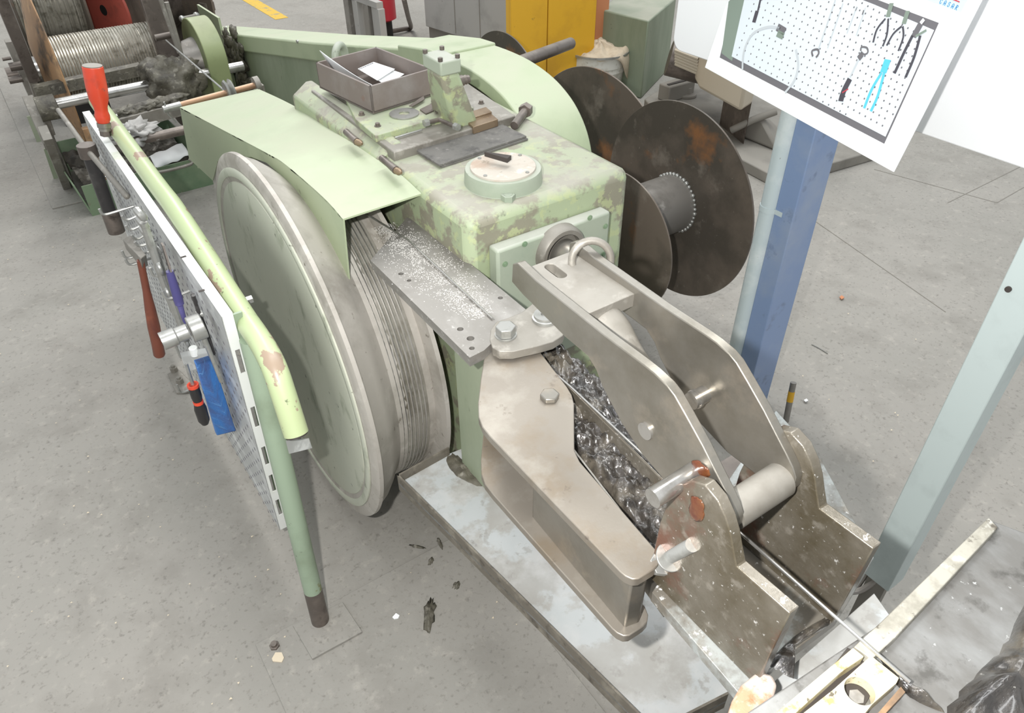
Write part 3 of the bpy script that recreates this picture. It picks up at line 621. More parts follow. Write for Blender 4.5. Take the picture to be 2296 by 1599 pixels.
# die box in the foreground
dz = .99
die = thing('die_box', 'greasy grey machine bench in the near right corner with cream block on it', 'machine', (.8, .0, 0))
tp = poly([(1612, 1640), (1975, 1398), (2226, 1168), (2560, 1290), (2500, 1800), (1650, 1900)], z=dz - .012)
link('bench_body', MB().prism([V((p.x, p.y, .0)) for p in tp], (0, 0, dz - .032)), m_dieplate, die)
link('bench_top', MB().prism([p - Z * .02 for p in tp], (0, 0, .02)), m_dieplate, die, bev=.002)
s_ = poly([(1975, 1395), (2217, 1160), (2238, 1183), (2010, 1427), (1955, 1478), (1915, 1450)], z=dz + .004)
link('edge_strip', MB().prism([p - Z * .016 for p in s_], (0, 0, .016)), m_strip, die, bev=.001, label='worn pale edge strip')
s_ = poly([(1913, 1452), (1938, 1472), (1884, 1508), (1755, 1625), (1690, 1680), (1690, 1640)], z=dz + .006)
link('cream_bar', MB().prism([p - Z * .018 for p in s_], (0, 0, .018)), m_cream, die, bev=.001)
s_ = poly([(1953, 1470), (2016, 1520), (2010, 1532), (1955, 1580), (1900, 1650), (1790, 1650), (1800, 1600), (1870, 1545)], z=dz + .006)
hc = B(1928, 1549, z=dz + .006)
link('cream_block', MB().prism([p - Z * .018 for p in s_], (0, 0, .018)), m_cream, die, cut=[MB().cyl(hc - Z * .03, hc + Z * .03, wid(hc, 33), n=40)], bev=.001, label='cream block with a round hole')
link('hole_pin', MB().cyl(hc - Z * .02, hc - Z * .012, wid(hc, 18), n=6), m_core, die)
link('groove_bed', MB().prism([p - Z * .004 for p in poly([(1900, 1452), (1990, 1500), (1900, 1640), (1740, 1660)], z=dz - .008)], (0, 0, .004)), m_slot, die)
s_ = poly([(2020, 1540), (2030, 1552), (1985, 1600), (1940, 1660), (1925, 1650), (1985, 1580)], z=dz)
link('brass_strip', MB().prism([p - Z * .01 for p in s_], (0, 0, .010)), m_orange_rust, die)
patch('grease', 'dark lumpy grease over the near corner of the grey bench', [(2330, 1330), (2250, 1450), (2190, 1510), (2120, 1600), (2100, 1720), (2400, 1750), (2480, 1500)], dz - .012, m_grease, .02, 45, hgt=.022, seed=8)
patch('grease', 'black grease seam where the wire enters the grey bench', [(1975, 1478), (2040, 1540), (2080, 1575), (2120, 1600), (2050, 1570), (2000, 1525)], dz - .012, m_grease, .006, 70, hgt=.010, seed=9)

link('trough_wall', MB().prism([V((.508, .37, .80)), V((.593, .93, .80)), V((.593, .93, .892)), V((.508, .37, .892))], (.003, 0, 0)), m_steel, tg)
# the wire itself
wp = [V((.5485, 1.643, .9775)), V((.5485, 1.50, .983)), B(915, 538, z=.9555), B(1104, 714, z=.9535), B(1128, 738, z=.928), B(1284, 872, z=.922), B(1485, 1060, z=.93), B(1660, 1195, x=.556), B(1968, 1468, x=.556), B(2040, 1530, z=1.0)]
wm = MB(); wm.tube(wp, .0021, 8)
tag(link('steel_wire', wm, m_bright, loc=wp[2]), 'single bright steel wire running from the drum over the plate to the cream block', 'wire')

# ================= HANDRAIL AND TOOL PANEL =================
rail = thing('handrail', 'light green bent tube handrail with a slanted post beside the drum', 'handrail', B(720, 1408, z=0))
rp = [V((.244, 2.75, .905)), V((.243, 2.0, .915)), B(400, 480, x=.243), B(540, 700, x=.240), B(560, 730, x=.239), B(588, 772, x=.237), B(614, 822, x=.234), B(636, 885, x=.231), B(664, 972, x=.228)]
link('top_tube', MB().tube(cat_rom(rp, 6), .0235, 24), m_green_rail, rail)
pb_ = rp[-1]; d = (rp[-1] - rp[-2]).normalized(); link('end_plug', MB().cyl(pb_, pb_ + d * .004, .021, n=24), m_slot, rail)
f0 = B(720, 1398, z=0); f1 = B(563, 760, x=.232); mid = f0.lerp(f1, .15)
link('post', MB().tube([mid, f0.lerp(f1, .5), f1], [.0225, .023, .023], 24), m_post, rail)
link('post_foot', MB().tube([f0 - Z * .0, mid], .0228, 24), m_dkmetal, rail, label='bare dark foot of the post')
p = B(553, 674, x=.268); link('rail_bolt', MB().cyl(p - X * .012, p + X * .012, .009, n=6), m_zinc, rail)
for px, py in ((258, 262), (286, 300), (296, 318)):
    p = B(px, py, x=.268); link('rail_bolt', MB().cyl(p - X * .01, p + X * .008, .008, n=6), m_zinc, rail)
link('cross_tab', MB().hexa([B(641, 990, x=.205), B(693, 984, x=.262), B(700, 1005, x=.262), B(648, 1018, x=.205)] + [q + Z * .002 for q in [B(641, 990, x=.205), B(693, 984, x=.262), B(700, 1005, x=.262), B(648, 1018, x=.205)]]), m_perf, rail)

PXF = .192
pb = thing('pegboard_panel', 'white perforated steel tool panel hanging on the green handrail', 'tool panel', (.2, 2.0, .1))
yn, yf = 1.24, 2.74
tN, tF = B(505, 706, x=.2), B(190, 250, x=.2)
nb_ = B(634, 1186, x=.2)
D = .022
# front sheet, top flange and near end flange
fc = [V((PXF, tN.y, tN.z)), V((PXF, nb_.y, nb_.z)), V((PXF, 2.85, .10)), V((PXF, 2.75, tF.z))]
link('front_sheet', MB().prism(fc, (.0016, 0, 0)), m_perf, pb)
link('top_flange', MB().hexa([V((PXF, tN.y, tN.z - .002)), V((PXF + D, tN.y, tN.z - .002)), V((PXF + D, tF.y, tF.z - .002)), V((PXF, tF.y, tF.z - .002)), V((PXF, tN.y, tN.z)), V((PXF + D, tN.y, tN.z)), V((PXF + D, tF.y, tF.z)), V((PXF, tF.y, tF.z))]), m_white, pb)
dn = (nb_ - tN)
slots = []
for f_ in (.17, .40, .585, .73, .87):
    c_ = tN + dn * f_; slots.append(MB().hexa([V((PXF + .008, c_.y - .02, c_.z - .034)), V((PXF + .0175, c_.y - .02, c_.z - .034)), V((PXF + .0175, c_.y + .02, c_.z - .034)), V((PXF + .008, c_.y + .02, c_.z - .034)), V((PXF + .008, c_.y - .02, c_.z + .034)), V((PXF + .0175, c_.y - .02, c_.z + .034)), V((PXF + .0175, c_.y + .02, c_.z + .034)), V((PXF + .008, c_.y + .02, c_.z + .034))]))
ef = MB().hexa([V((PXF, nb_.y, nb_.z)), V((PXF + D, nb_.y, nb_.z)), V((PXF + D, nb_.y + .002, nb_.z)), V((PXF, nb_.y + .002, nb_.z)), V((PXF, tN.y, tN.z)), V((PXF + D, tN.y, tN.z)), V((PXF + D, tN.y + .002, tN.z)), V((PXF, tN.y + .002, tN.z))])
link('end_flange', ef, m_white, pb, cut=slots)
ug = MB().hexa([V((PXF + D, nb_.y + .03, nb_.z + .03)), V((PXF + D + .012, nb_.y + .03, nb_.z + .03)), V((PXF + D + .012, nb_.y + .05, nb_.z + .03)), V((PXF + D, nb_.y + .05, nb_.z + .03)), V((PXF + D, tN.y + .01, tN.z - .03)), V((PXF + D + .012, tN.y + .01, tN.z - .03)), V((PXF + D + .012, tN.y + .03, tN.z - .03)), V((PXF + D, tN.y + .03, tN.z - .03))])
link('back_strip', ug, m_green_dark, pb)
link('frame_strip', MB().hexa([V((PXF + D, nb_.y + .006, nb_.z + .01)), V((PXF + D + .018, nb_.y + .006, nb_.z + .01)), V((PXF + D + .018, nb_.y + .012, nb_.z + .01)), V((PXF + D, nb_.y + .012, nb_.z + .01)), V((PXF + D, tN.y + .006, tN.z - .01)), V((PXF + D + .018, tN.y + .006, tN.z - .01)), V((PXF + D + .018, tN.y + .012, tN.z - .01)), V((PXF + D, tN.y + .012, tN.z - .01))]), m_post, pb)
for px, py, l in ((411, 576, .006), (452, 652, .006)):
    p = B(px, py, z=tN.z); link('flange_slot', MB().box((p.x - .006, p.y - .003, p.z - .0005), (p.x + .006, p.y + .003, p.z + .0006)), m_slot, pb)
hb_ = MB(); k = 0
y = 1.30
while y < 2.7:
    zz = .14
    while zz < .88:
        yl = tN.y + (nb_.y - tN.y) * (tN.z - zz) / (tN.z - nb_.z)
        if y > yl + .02: hb_.box((PXF - .0008, y - .0035, zz - .0035), (PXF + .0002, y + .0035, zz + .0035))
        zz += .038
    y += .038
stuff(link('perforation', hb_, m_ink, pb))
# hooks
def hook(base, tip, r=.0035):
    p = B(*base, x=PXF); t_ = B(*tip, y=p.y)
    l = V((t_.x, p.y, p.z)); l.z = min(t_.z, p.z) - .003
    e = V((t_.x + .012, p.y, l.z - .001))
    link('hook', MB().tube(cat_rom([p, p.lerp(e, .9), V((t_.x + .004, p.y, l.z + .001)), V((t_.x - .001, p.y, l.z + .008)), V((t_.x - .002, p.y, max(t_.z, l.z + .014)))], 4), r, 8), m_zinc, pb)
for bs_, tp_ in (((300, 462), (224, 468)), ((318, 478), (278, 492)), ((330, 497), (287, 514)), ((340, 515), (300, 535)), ((352, 538), (305, 545)), ((393, 604), (338, 600)), ((425, 652), (366, 652)), ((245, 392), (200, 355)), ((440, 790), (395, 772)), ((445, 865), (398, 862)), ((345, 560), (275, 562)), ((350, 575), (283, 580))):
    hook(bs_, tp_)
# T wrench
A = B(202, 352, x=.155); E2 = B(262, 520, y=A.y); E1 = A.lerp(E2, .72)
tw_ = thing('tee_socket_wrench', 'black tube socket wrench with a sliding cross bar at the far panel end', 'wrench', E2, 'tools on the panel')
hd = A + (A - E2).normalized() * .04
link('head', MB().cyl(A, hd, wid(A, 20), n=28), m_dkmetal, tw_, bev=.001)
link('tube', MB().tube([E1, A], wid(A, 15), 20), m_black, tw_); link('socket', MB().cyl(E2, E1, wid(A, 19), n=28), m_dkmetal, tw_, bev=.001)
z_ = (A.z + hd.z) / 2; b0, b1, bm_ = B(131, 247, z=z_), B(284, 440, z=z_), A.lerp(hd, .5)
link('cross_bar', MB().tube([b0, b0.lerp(bm_, .9), bm_, b1.lerp(bm_, .05), b1], [.008, .0085, .0085, .0085, .0085], 16).ball(b1, .0088), m_cast, tw_)
# red handled file standing on the panel
A = B(238, 304, z=tN.z * .6 + tF.z * .4); T_ = B(207, 148, y=A.y); d = (T_ - A).normalized(); Lh = (T_ - A).length
w_ = lambda px: wid(A, px) / 2
tag_ = thing('file_handle', 'red turned wooden tool handle with steel ferrule standing on the panel top', 'tool', A, 'tools on the panel')
link('handle', MB().lathe(A, d, [(Lh * .19, w_(24)), (Lh * .24, w_(30)), (Lh * .30, w_(31)), (Lh * .36, w_(27)), (Lh * .42, w_(28)), (Lh * .55, w_(40)), (Lh * .7, w_(43)), (Lh * .96, w_(42)), (Lh * .99, w_(41)), (Lh, w_(38))], 32), m_redplastic, tag_)
link('end_cap', MB().lathe(A, d, [(Lh * 1.0, w_(39)), (Lh * 1.01, w_(39)), (Lh * 1.015, 0)], 32), m_cast, tag_)
link('ferrule', MB().lathe(A, d, [(Lh * .08, w_(26)), (Lh * .12, w_(25)), (Lh * .13, w_(29)), (Lh * .20, w_(29))], 24), m_steel, tag_)
link('tang', MB().cyl(A, A + d * Lh * .09, w_(24), n=6), m_dkmetal, tag_)
# ring spanners on their hooks
spx = [((315, 480), 20), ((320, 500), 22), ((328, 522), 24), ((345, 555), 28)]
for i, ((px, py), w0) in enumerate(spx):
    p = B(px, py, x=.148 + .003 * i); L_ = .10 + .05 * i
    g = MB(); ring(g, p, X * .9 + Z * .35, wid(p, w0) / 2, .0085, 20, 8)
    q_ = p - Z * .02; g.tube([q_, q_ - Z * L_ * .4 + Y * .004, q_ - Z * L_ + Y * .008], .008, 8); ring(g, q_ - Z * (L_ + .014) + Y * .008, X, .014, .0045, 18, 8)
    tag(link('ring_spanner', g, m_zinc, loc=p), ['shortest silver ring spanner, farthest on the panel hooks', 'second shortest silver ring spanner from the far end', 'silver ring spanner beside the longest of the row', 'longest silver ring spanner, nearest of the row'][i], 'spanner', 'ring spanners on the panel')
# clawless hammer
A = B(305, 560, x=.12); Bt = B(360, 800, y=A.y)
hm = thing('hammer', 'grey headed hammer hanging by its head, brown wooden handle down', 'hammer', Bt, 'tools on the panel')
d = (Bt - A).normalized(); h0 = B(302, 545, x=.135)
u = Y * .9; link('head', MB().hexa([B(283, 560, x=.13), B(320, 604, x=.13), B(332, 596, x=.15), B(300, 545, x=.15)] + [B(275, 537, x=.13), B(316, 580, x=.13), B(328, 572, x=.15), B(292, 527, x=.15)]), m_cast, hm, bev=.002)
s0 = B(318, 600, x=.13); Bt = B(358, 798, y=s0.y); Lh = (Bt - s0).length; d = (Bt - s0).normalized()
link('handle', MB().lathe(s0, d, [(-.02, wid(s0, 8)), (Lh * .1, wid(s0, 8)), (Lh * .25, wid(s0, 8.5)), (Lh * .45, wid(s0, 12)), (Lh * .65, wid(s0, 14)), (Lh * .85, wid(s0, 13)), (Lh * .98, wid(s0, 13.5)), (Lh, wid(s0, 11))], 24), m_wood, hm)
# blue handled file
s0 = B(380, 608, x=.165); e0 = B(416, 725, y=s0.y); d = (e0 - s0).normalized(); Lh = (e0 - s0).length
fb_ = thing('blue_file', 'flat file with a dark blue handle hanging on the panel hooks', 'file', e0, 'tools on the panel')
link('handle', MB().lathe(s0, d, [(0, wid(s0, 8)), (Lh * .1, wid(s0, 9)), (Lh * .5, wid(s0, 11)), (Lh * .62, wid(s0, 10)), (Lh * .64, wid(s0, 7)), (Lh * .95, wid(s0, 5)), (Lh, wid(s0, 3))], 20), m_blue, fb_)
bl0 = s0 - d * .0; bl1 = B(362, 548, x=.172); w = Y * .008
link('blade', MB().hexa([bl0 - w, bl0 + w, bl0 + w + X * .004, bl0 - w + X * .004, bl1 - w, bl1 + w, bl1 + w + X * .004, bl1 - w + X * .004]), m_dkmetal, fb_)
# big socket on its ratchet
A = B(362, 766, x=.085); Bq = B(440, 735, y=A.y + .0); d = (Bq - A).normalized(); Ls = (Bq - A).length
so = thing('socket_wrench', 'silver socket sticking out of a ring head on the panel', 'socket', A, 'tools on the panel')
link('socket', MB().lathe(A, d, [(0, wid(A, 13)), (0, wid(A, 21)), (Ls * .40, wid(A, 21)), (Ls * .44, wid(A, 18)), (Ls * .75, wid(A, 18)), (Ls * .75, 0)], 32), m_zinc, so)
link('socket_hole', MB().cyl(A - d * .0002, A + d * .004, wid(A, 14), n=6), m_dark, so)
c_ = A + d * Ls * .93; link('ring_head', MB().cyl(c_ - d * .008, c_ + d * .02, wid(c_, 30), n=32), m_zinc, so, bev=.002)
g = MB().tube([c_ + d * .012 - Z * .02, c_ + d * .016 - Z * .09, c_ + d * .02 - Z * .16 + Y * .01], [.006, .005, .005], 12); link('handle', g, m_zinc, so)
# pliers
p = B(447, 705, x=.175)
pr_ = thing('pliers', 'black pliers hanging head up near the near end of the panel', 'pliers', p - Z * .1, 'tools on the panel')
for s_ in (-1, 1): link('leg', MB().tube(cat_rom([p - Y * .004 * s_ + Z * .05, p + Y * .004 * s_, p + Y * .014 * s_ - Z * .04, p + Y * .010 * s_ - Z * .10], 5), [.004] * 5 + [.005] * 5 + [.0055] * 6, 10), m_black, pr_)
link('joint', MB().cyl(p - X * .006, p + X * .006, .009, n=20), m_zinc, pr_)
# blue brush
A = B(438, 790, x=.14); e_ = B(520, 965, y=A.y)
bh = thing('blue_brush', 'blue bristle brush with a silver head hanging under the socket', 'brush', e_, 'tools on the panel')
q0, q1, q2, q3 = B(440, 818, x=.13), B(478, 805, x=.18), B(548, 968, y=1.20), B(488, 978, y=1.20)
q2, q3 = B(530, 968, x=.18), B(487, 978, x=.145)
th_ = Y * .022
link('bristles', MB().hexa([q3, q2, q2 + th_, q3 + th_, q0, q1, q1 + th_, q0 + th_]), m_bluebrush, bh, bev=.004)
h0, h1, h2, h3 = B(408, 800, x=.13), B(470, 790, x=.175), B(478, 818, x=.175), B(420, 835, x=.13)
link('ferrule', MB().hexa([h3, h2, h2 + th_, h3 + th_, h0, h1, h1 + th_, h0 + th_]), m_perf, bh, bev=.002)
p = (h0 + h1) / 2; link('knob', MB().cyl(p - Z * .002, p + Z * .022, .010, n=16), m_white, bh, bev=.002)
# black and red screwdriver
s0 = B(432, 862, x=.12); e0 = B(460, 950, y=s0.y); d = (e0 - s0).normalized(); Lh = (e0 - s0).length
sdv = thing('screwdriver', 'black and red screwdriver handle behind the blue brush', 'screwdriver', e0, 'tools on the panel')
link('grip', MB().lathe(s0, d, [(0, wid(s0, 9)), (Lh * .1, wid(s0, 12)), (Lh * .3, wid(s0, 12)), (Lh * .42, wid(s0, 10)), (Lh * .6, wid(s0, 14)), (Lh * .9, wid(s0, 13)), (Lh, wid(s0, 8))], 12), m_redblack, sdv)
for f0_, f1_, rr in ((0.0, .06, 13), (.40, .47, 11.5)): link('red_band', MB().cyl(s0 + d * Lh * f0_, s0 + d * Lh * f1_, wid(s0, rr), n=12), m_redplastic, sdv)
link('blade', MB().cyl(s0 - d * .06, s0, .004, n=10), m_zinc, sdv)

# ================= REELS ON THE RIGHT =================
def reel(name, label, x0, x1, cy, cz, r, rc, fm, cm, wire=False, thick=.006, group=None, left=True):
    t_ = thing(name, label, 'reel', (x1, cy, cz - r), group)
    def fl_(x):
        n = 96; f = MB(); f.lathe((x, cy, cz), X, [(0, 0), (0, r * .998), (.001, r), (thick, r), (thick, 0)], n); return link('flange', f, fm, t_)
    if left: fl_(x0)
    fl_(x1)
    link('core', MB().cyl((x0 + thick, cy, cz), (x1, cy, cz), rc, n=64), cm, t_)
    if wire:
        w = MB(); k = int((x1 - x0 - .02) / .006)
        for i in range(k): 
            xx = x0 + .012 + i * .006 + random.uniform(-.0008, .0008); ring(w, (xx, cy + random.uniform(-.002, .002), cz), V((1, random.uniform(-.02, .02), 0)), rc + .003 + random.uniform(-.001, .002), .003, 48, 5)
        stuff(link('wire_winding', w, m_wire, t_))
    return t_
r1 = reel('cable_reel', 'empty rusty steel reel with bare grey core, right of the gearbox', 1.49, 1.76, 1.593, .577, .338, .098, m_rust, m_core, group='reels right of the gearbox', left=False)
f3 = MB().lathe((1.49, 1.56, .53), X, [(0, 0), (0, .234), (.001, .236), (.006, .236), (.006, 0)], 96); link('flange', f3, m_rust, r1)
wl = MB()
for i in range(40):
    a = 2 * math.pi * i / 40; p = V((1.757, 1.593 + .099 * math.cos(a), .577 + .099 * math.sin(a))); wl.ball(p, .006 + .003 * random.random(), (1, 1, 1), 1)
stuff(link('weld_bead', wl, m_zinc, r1, ang=180))
link('reel_axle', MB().cyl((1.09, 1.593, .577), (1.49, 1.593, .577), .03), m_dkmetal, r1)
r2 = reel('cable_reel', 'rusty steel reel with wire wound on its core, behind the empty one', 1.32, 1.80, 2.063, .452, .441, .115, m_rust, m_core, wire=True, group='reels right of the gearbox', left=False)
r3 = reel('cable_reel', 'small dark reel flange rising behind the belt guard before the grey cabinet', 1.75, 2.1, 3.13, .40, .345, .09, m_rust, m_core, group='reels right of the gearbox', left=False)
p0, p1 = B(1160, 142, x=1.42), B(1280, 97, x=1.82); d = (p1 - p0).normalized()
tag(link('steel_bar', MB().cyl(p0 - d * .12, p1, .021, n=24), m_dkmetal, bev=.004, loc=p0), 'thick dull steel bar poking up past the guard in front of the yellow cabinet', 'bar')

# ================= PILLAR, BOARD, POSTS =================
pil = thing('blue_pillar', 'blue painted pillar carrying the white board, pale pipe along its edge', 'pillar', B(1660, 900, z=0))
XP = 1.70
a, c_ = B(1778, 300, x=XP), B(1826, 305, x=XP)
link('pillar_body', MB().box((XP, min(a.y, c_.y), 0), (XP + .12, max(a.y, c_.y), 2.0)), m_bluepil, pil, bev=.003)
p = B(1757, 300, x=XP + .01); pr = wid(p, 23)
link('pipe', MB().cyl((p.x, max(a.y, c_.y) + pr * .9, 0), (p.x, max(a.y, c_.y) + pr * .9, 1.98), pr, n=28), m_pipe, pil)
py = max(a.y, c_.y) + pr * .9
q_ = B(1690, 452, x=XP)
link('tape_band', MB().cyl((p.x, py, q_.z - .008), (p.x, py, q_.z + .008), pr * 1.06, n=28).box((XP - .003, py - pr * 1.9, q_.z - .006), (XP - .001, py, q_.z + .008)), m_pipe, pil)
# white board
XB = 1.655
bl, brr = B(1508, 100, x=XB), B(2290, 390, x=XB)
zb = (B(1560, 122, x=XB).z + B(2045, 300, x=XB).z) / 2
y1, y0_ = bl.y, B(2296, 392, x=XB).y - .35
rc = .035
outl = [V((XB, y1, 2.1)), V((XB, y1, zb + rc))] + [V((XB, y1 - rc + rc * math.cos(a), zb + rc - rc * math.sin(a))) for a in [math.pi / 2 * k / 8 for k in range(1, 8)]] + [V((XB, y1 - rc, zb)), V((XB, y0_, zb)), V((XB, y0_, 2.1))]
bd = thing('white_board', 'large overexposed white board on the blue pillar at the upper right', 'board', (XB, (y1 + y0_) / 2, zb))
link('board_panel', MB().prism(outl, (.02, 0, 0)), m_board, bd, bev=.003)
link('mount', MB().box((XB + .02, 1.06, 1.25), (XP, 1.14, 1.85)), m_board, bd)
# hanging photo sheet, leaning out from the board
P0 = B(2003, 386, x=1.44)
dv = ray(375, -511); u = V((dv.x, dv.y, 0)).normalized()           # along the lower edge, away from the viewer
best = None
nrm = Z.cross(u).normalized()
for k in range(-70, 71):
    th = math.radians(k); v_ = Z * math.cos(th) + nrm * math.sin(th)
    q_ = P0 + v_ * .2; cq = CR.transposed() @ (q_ - CP); ix, iy = W / 2 + F * cq.x / -cq.z, H / 2 - F * cq.y / -cq.z
    e = abs(math.atan2(ix - 2003, 386 - iy) - math.atan2(2150 - 2003, 386 - 100))
    if best is None or e < best[0]: best = (e, v_)
v_ = best[1]; n_ = u.cross(v_).normalized()
if n_.dot(CP - P0) < 0: n_ = -n_
sheet = lambda px, py, off=0: (lambda p: p)(Bp(px, py, P0 + n_ * off, n_))
cor = [sheet(2003, 386), sheet(1580, 152)]
wL = (cor[1] - cor[0]).dot(u)
ps = thing('photo_sheet', 'printed photograph of a tool pegboard in a white margin, tilted before the white board', 'poster', P0)
base = [P0, P0 + u * wL, P0 + u * wL + v_ * .42, P0 + v_ * .42]
link('sheet', MB().prism([p - n_ * .003 for p in base], n_ * .003), m_board, ps, bev=.0008)
link('sheet_hanger', MB().tube([base[2].lerp(base[3], .5) - n_ * .004, V((XB, base[2].lerp(base[3], .5).y, base[2].z + .02))], .004, 8), m_zinc, ps)
def prt(name, px, m, off=.0004, lab=None):
    P_ = [sheet(*p, .0002 + off) for p in px]; return link(name, MB().prism(P_, -n_ * .0002), m, ps, label=lab)
O, Z_ = 1500, 2.885
cc_ = lambda L: [(1500 + a / 2.885, b / 2.885) for a, b in L]
prt('print_ground', cc_([(328, 372), (1392, 930), (1745, 148), (1300, -20), (430, -60)]), m_ink, .0001)
prt('print_ground', cc_([(395, -60), (500, -60), (408, 395), (340, 345)]), m_inkg, .0003)
prt('printed_board', cc_([(405, 365), (1400, 885), (1715, 195), (1330, 30), (1100, -60), (500, -60)]), m_inkp, .0005)
hol = MB()
for i in range(27):
    for j in range(-3, 15):
        bx, by = 440 + i * 37.0 + j * 15.5, 355 + i * 20.2 - j * 47
        f_ = (by - 0) 
        # keep to the printed board
        if by > 880 or by < -40: continue
        if (bx - 405) * (395) + (by - 365) * 95 < 8000: continue
        lim = 365 + (bx - 405) * .523
        if by > lim - 12: continue
        if (bx - 1400) * 690 + (by - 885) * 315 > -9000: continue
        if bx > 1100 and by < 30 + (bx - 1330) * .43 + 14: continue
        c_ = sheet(1500 + bx / 2.885, by / 2.885, .0009); s2 = .0017
        hol.prism([c_ - u * s2 - v_ * s2, c_ + u * s2 - v_ * s2, c_ + u * s2 + v_ * s2, c_ - u * s2 + v_ * s2], -n_ * .0002)
stuff(link('printed_holes', hol, m_ink, ps))
def stroke(pts, w, m, name, off=.0013):
    P_ = [sheet(1500 + a / 2.885, b / 2.885, off) for a, b in pts]; b = MB(); k = w / 2.885 / 2 * .0006
    P_ = cat_rom(P_, 5) if len(P_) > 2 else P_; L_, R_ = [], []
    for i, p in enumerate(P_):
        t_ = (P_[min(i + 1, len(P_) - 1)] - P_[max(i - 1, 0)]).normalized(); s2 = t_.cross(n_) * (w / 2.885 / 2) * (-(CR.transposed() @ (p - CP)).z) / F
        L_.append(p + s2); R_.append(p - s2)
    vs_ = [(b.bm.verts.new(a_), b.bm.verts.new(c3)) for a_, c3 in zip(L_, R_)]
    for i in range(len(vs_) - 1): b.bm.faces.new((vs_[i][0], vs_[i + 1][0], vs_[i + 1][1], vs_[i][1]))
    return link(name, b, m, ps)
stroke([(475, 450), (485, 330), (540, 220), (640, 175), (720, 185)], 17, m_inkl, 'printed_loop')
stroke([(820, 320), (835, 420), (810, 520), (750, 600)], 17, m_inkl, 'printed_loop')
stroke([(700, 175), (750, 205)], 45, m_ink, 'printed_clamp'); stroke([(700, 215), (740, 235)], 40, m_inkg, 'printed_clamp')
stroke([(548, 145), (570, 70)], 34, m_inkd, 'printed_tool'); stroke([(575, 70), (595, -20)], 18, m_inkd, 'printed_tool')
stroke([(965, 320), (1075, 0)], 9, m_inkl, 'printed_spanner'); stroke([(930, 365), (925, 330), (960, 320), (968, 345), (950, 372)], 14, m_ink, 'printed_spanner')
for a_, b_ in (((1025, 310), (1125, 20)), ((1150, 215), (1215, 40)), ((1210, 230), (1270, 50))): stroke([a_, b_], 7, m_inkl, 'printed_spanner')
stroke([(1205, 70), (1215, 45)], 10, m_ink, 'printed_tool'); stroke([(1250, 95), (1260, 65)], 10, m_ink, 'printed_tool')
stroke([(1110, 655), (1130, 590), (1170, 510)], 42, m_inkd, 'printed_ratchet'); stroke([(1170, 500), (1225, 385)], 13, m_inkl, 'printed_ratchet')
stroke([(1225, 380), (1250, 350)], 40, m_ink, 'printed_ratchet'); stroke([(1240, 330), (1245, 305), (1280, 310), (1285, 340), (1262, 352), (1242, 335)], 12, m_ink, 'printed_ratchet')
stroke([(1120, 600), (1160, 575)], 8, m_inkred, 'printed_mark', .0016)
stroke([(1415, 385), (1385, 470)], 52, m_inkc, 'printed_cutter'); stroke([(1375, 470), (1310, 580), (1262, 700)], 20, m_inkc, 'printed_cutter'); stroke([(1392, 470), (1350, 620), (1305, 720)], 20, m_inkc, 'printed_cutter')
stroke([(1440, 20), (1415, 110)], 34, m_inkg, 'printed_pliers'); stroke([(1545, 70), (1518, 155)], 34, m_inkg, 'printed_pliers')
for L_ in ([(1400, 120), (1345, 190), (1320, 275)], [(1418, 120), (1410, 220), (1382, 300)], [(1505, 170), (1450, 220), (1408, 295)], [(1512, 170), (1515, 240), (1483, 330)]): stroke(L_, 14, m_inkd, 'printed_pliers')
stroke([(1630, 150), (1580, 240)], 44, m_ink, 'printed_pliers'); stroke([(1632, 130), (1645, 145)], 30, m_board, 'printed_pliers', .0016)
stroke([(1575, 230), (1520, 340), (1458, 475)], 22, m_inkd, 'printed_pliers'); stroke([(1625, 230), (1585, 370), (1530, 500)], 20, m_inkd, 'printed_pliers')
stroke([(1595, 235), (1665, 195)], 16, m_inkg, 'printed_pliers', .0016)
GL = {'C': ['0110', '1001', '1000', '1000', '1001', '0110'], 'A': ['0110', '1001', '1001', '1111', '1001', '1001'], 'S': ['0111', '1000', '0110', '0001', '1001', '0110'], 'R': ['1110', '1001', '1110', '1100', '1010', '1001']}
prt('label_strip', [(2030, -30), (2185, -30), (2154, 27), (2083, 2)], m_ltblue, .0003)
lm = MB(); u0, u1 = sheet(2110, 3, .0012), sheet(2145, 17, .0012); e1 = (u1 - u0) / 4; e1n = e1.normalized(); e2 = n_.cross(e1n); e2 = e2 if e2.dot(v_) > 0 else -e2
cw = e1.length * .125; chh_ = cw * 1.15
for i, ch in enumerate('CASAR'):
    for r_, row in enumerate(GL[ch]):
        for c2, on in enumerate(row):
            if on == '1':
                q_ = u0 + e1 * i + e1n * (c2 - 1.5) * cw + e2 * (2.5 - r_) * chh_
                lm.prism([q_ - e1n * cw / 2 - e2 * chh_ / 2, q_ + e1n * cw / 2 - e2 * chh_ / 2, q_ + e1n * cw / 2 + e2 * chh_ / 2, q_ - e1n * cw / 2 + e2 * chh_ / 2], -n_ * .0002)
link('lettering', lm, m_inkblue, ps)
prt('red_line', [(2122, -9), (2152, 3), (2151, 6), (2121, -6)], m_inkred, .0009)
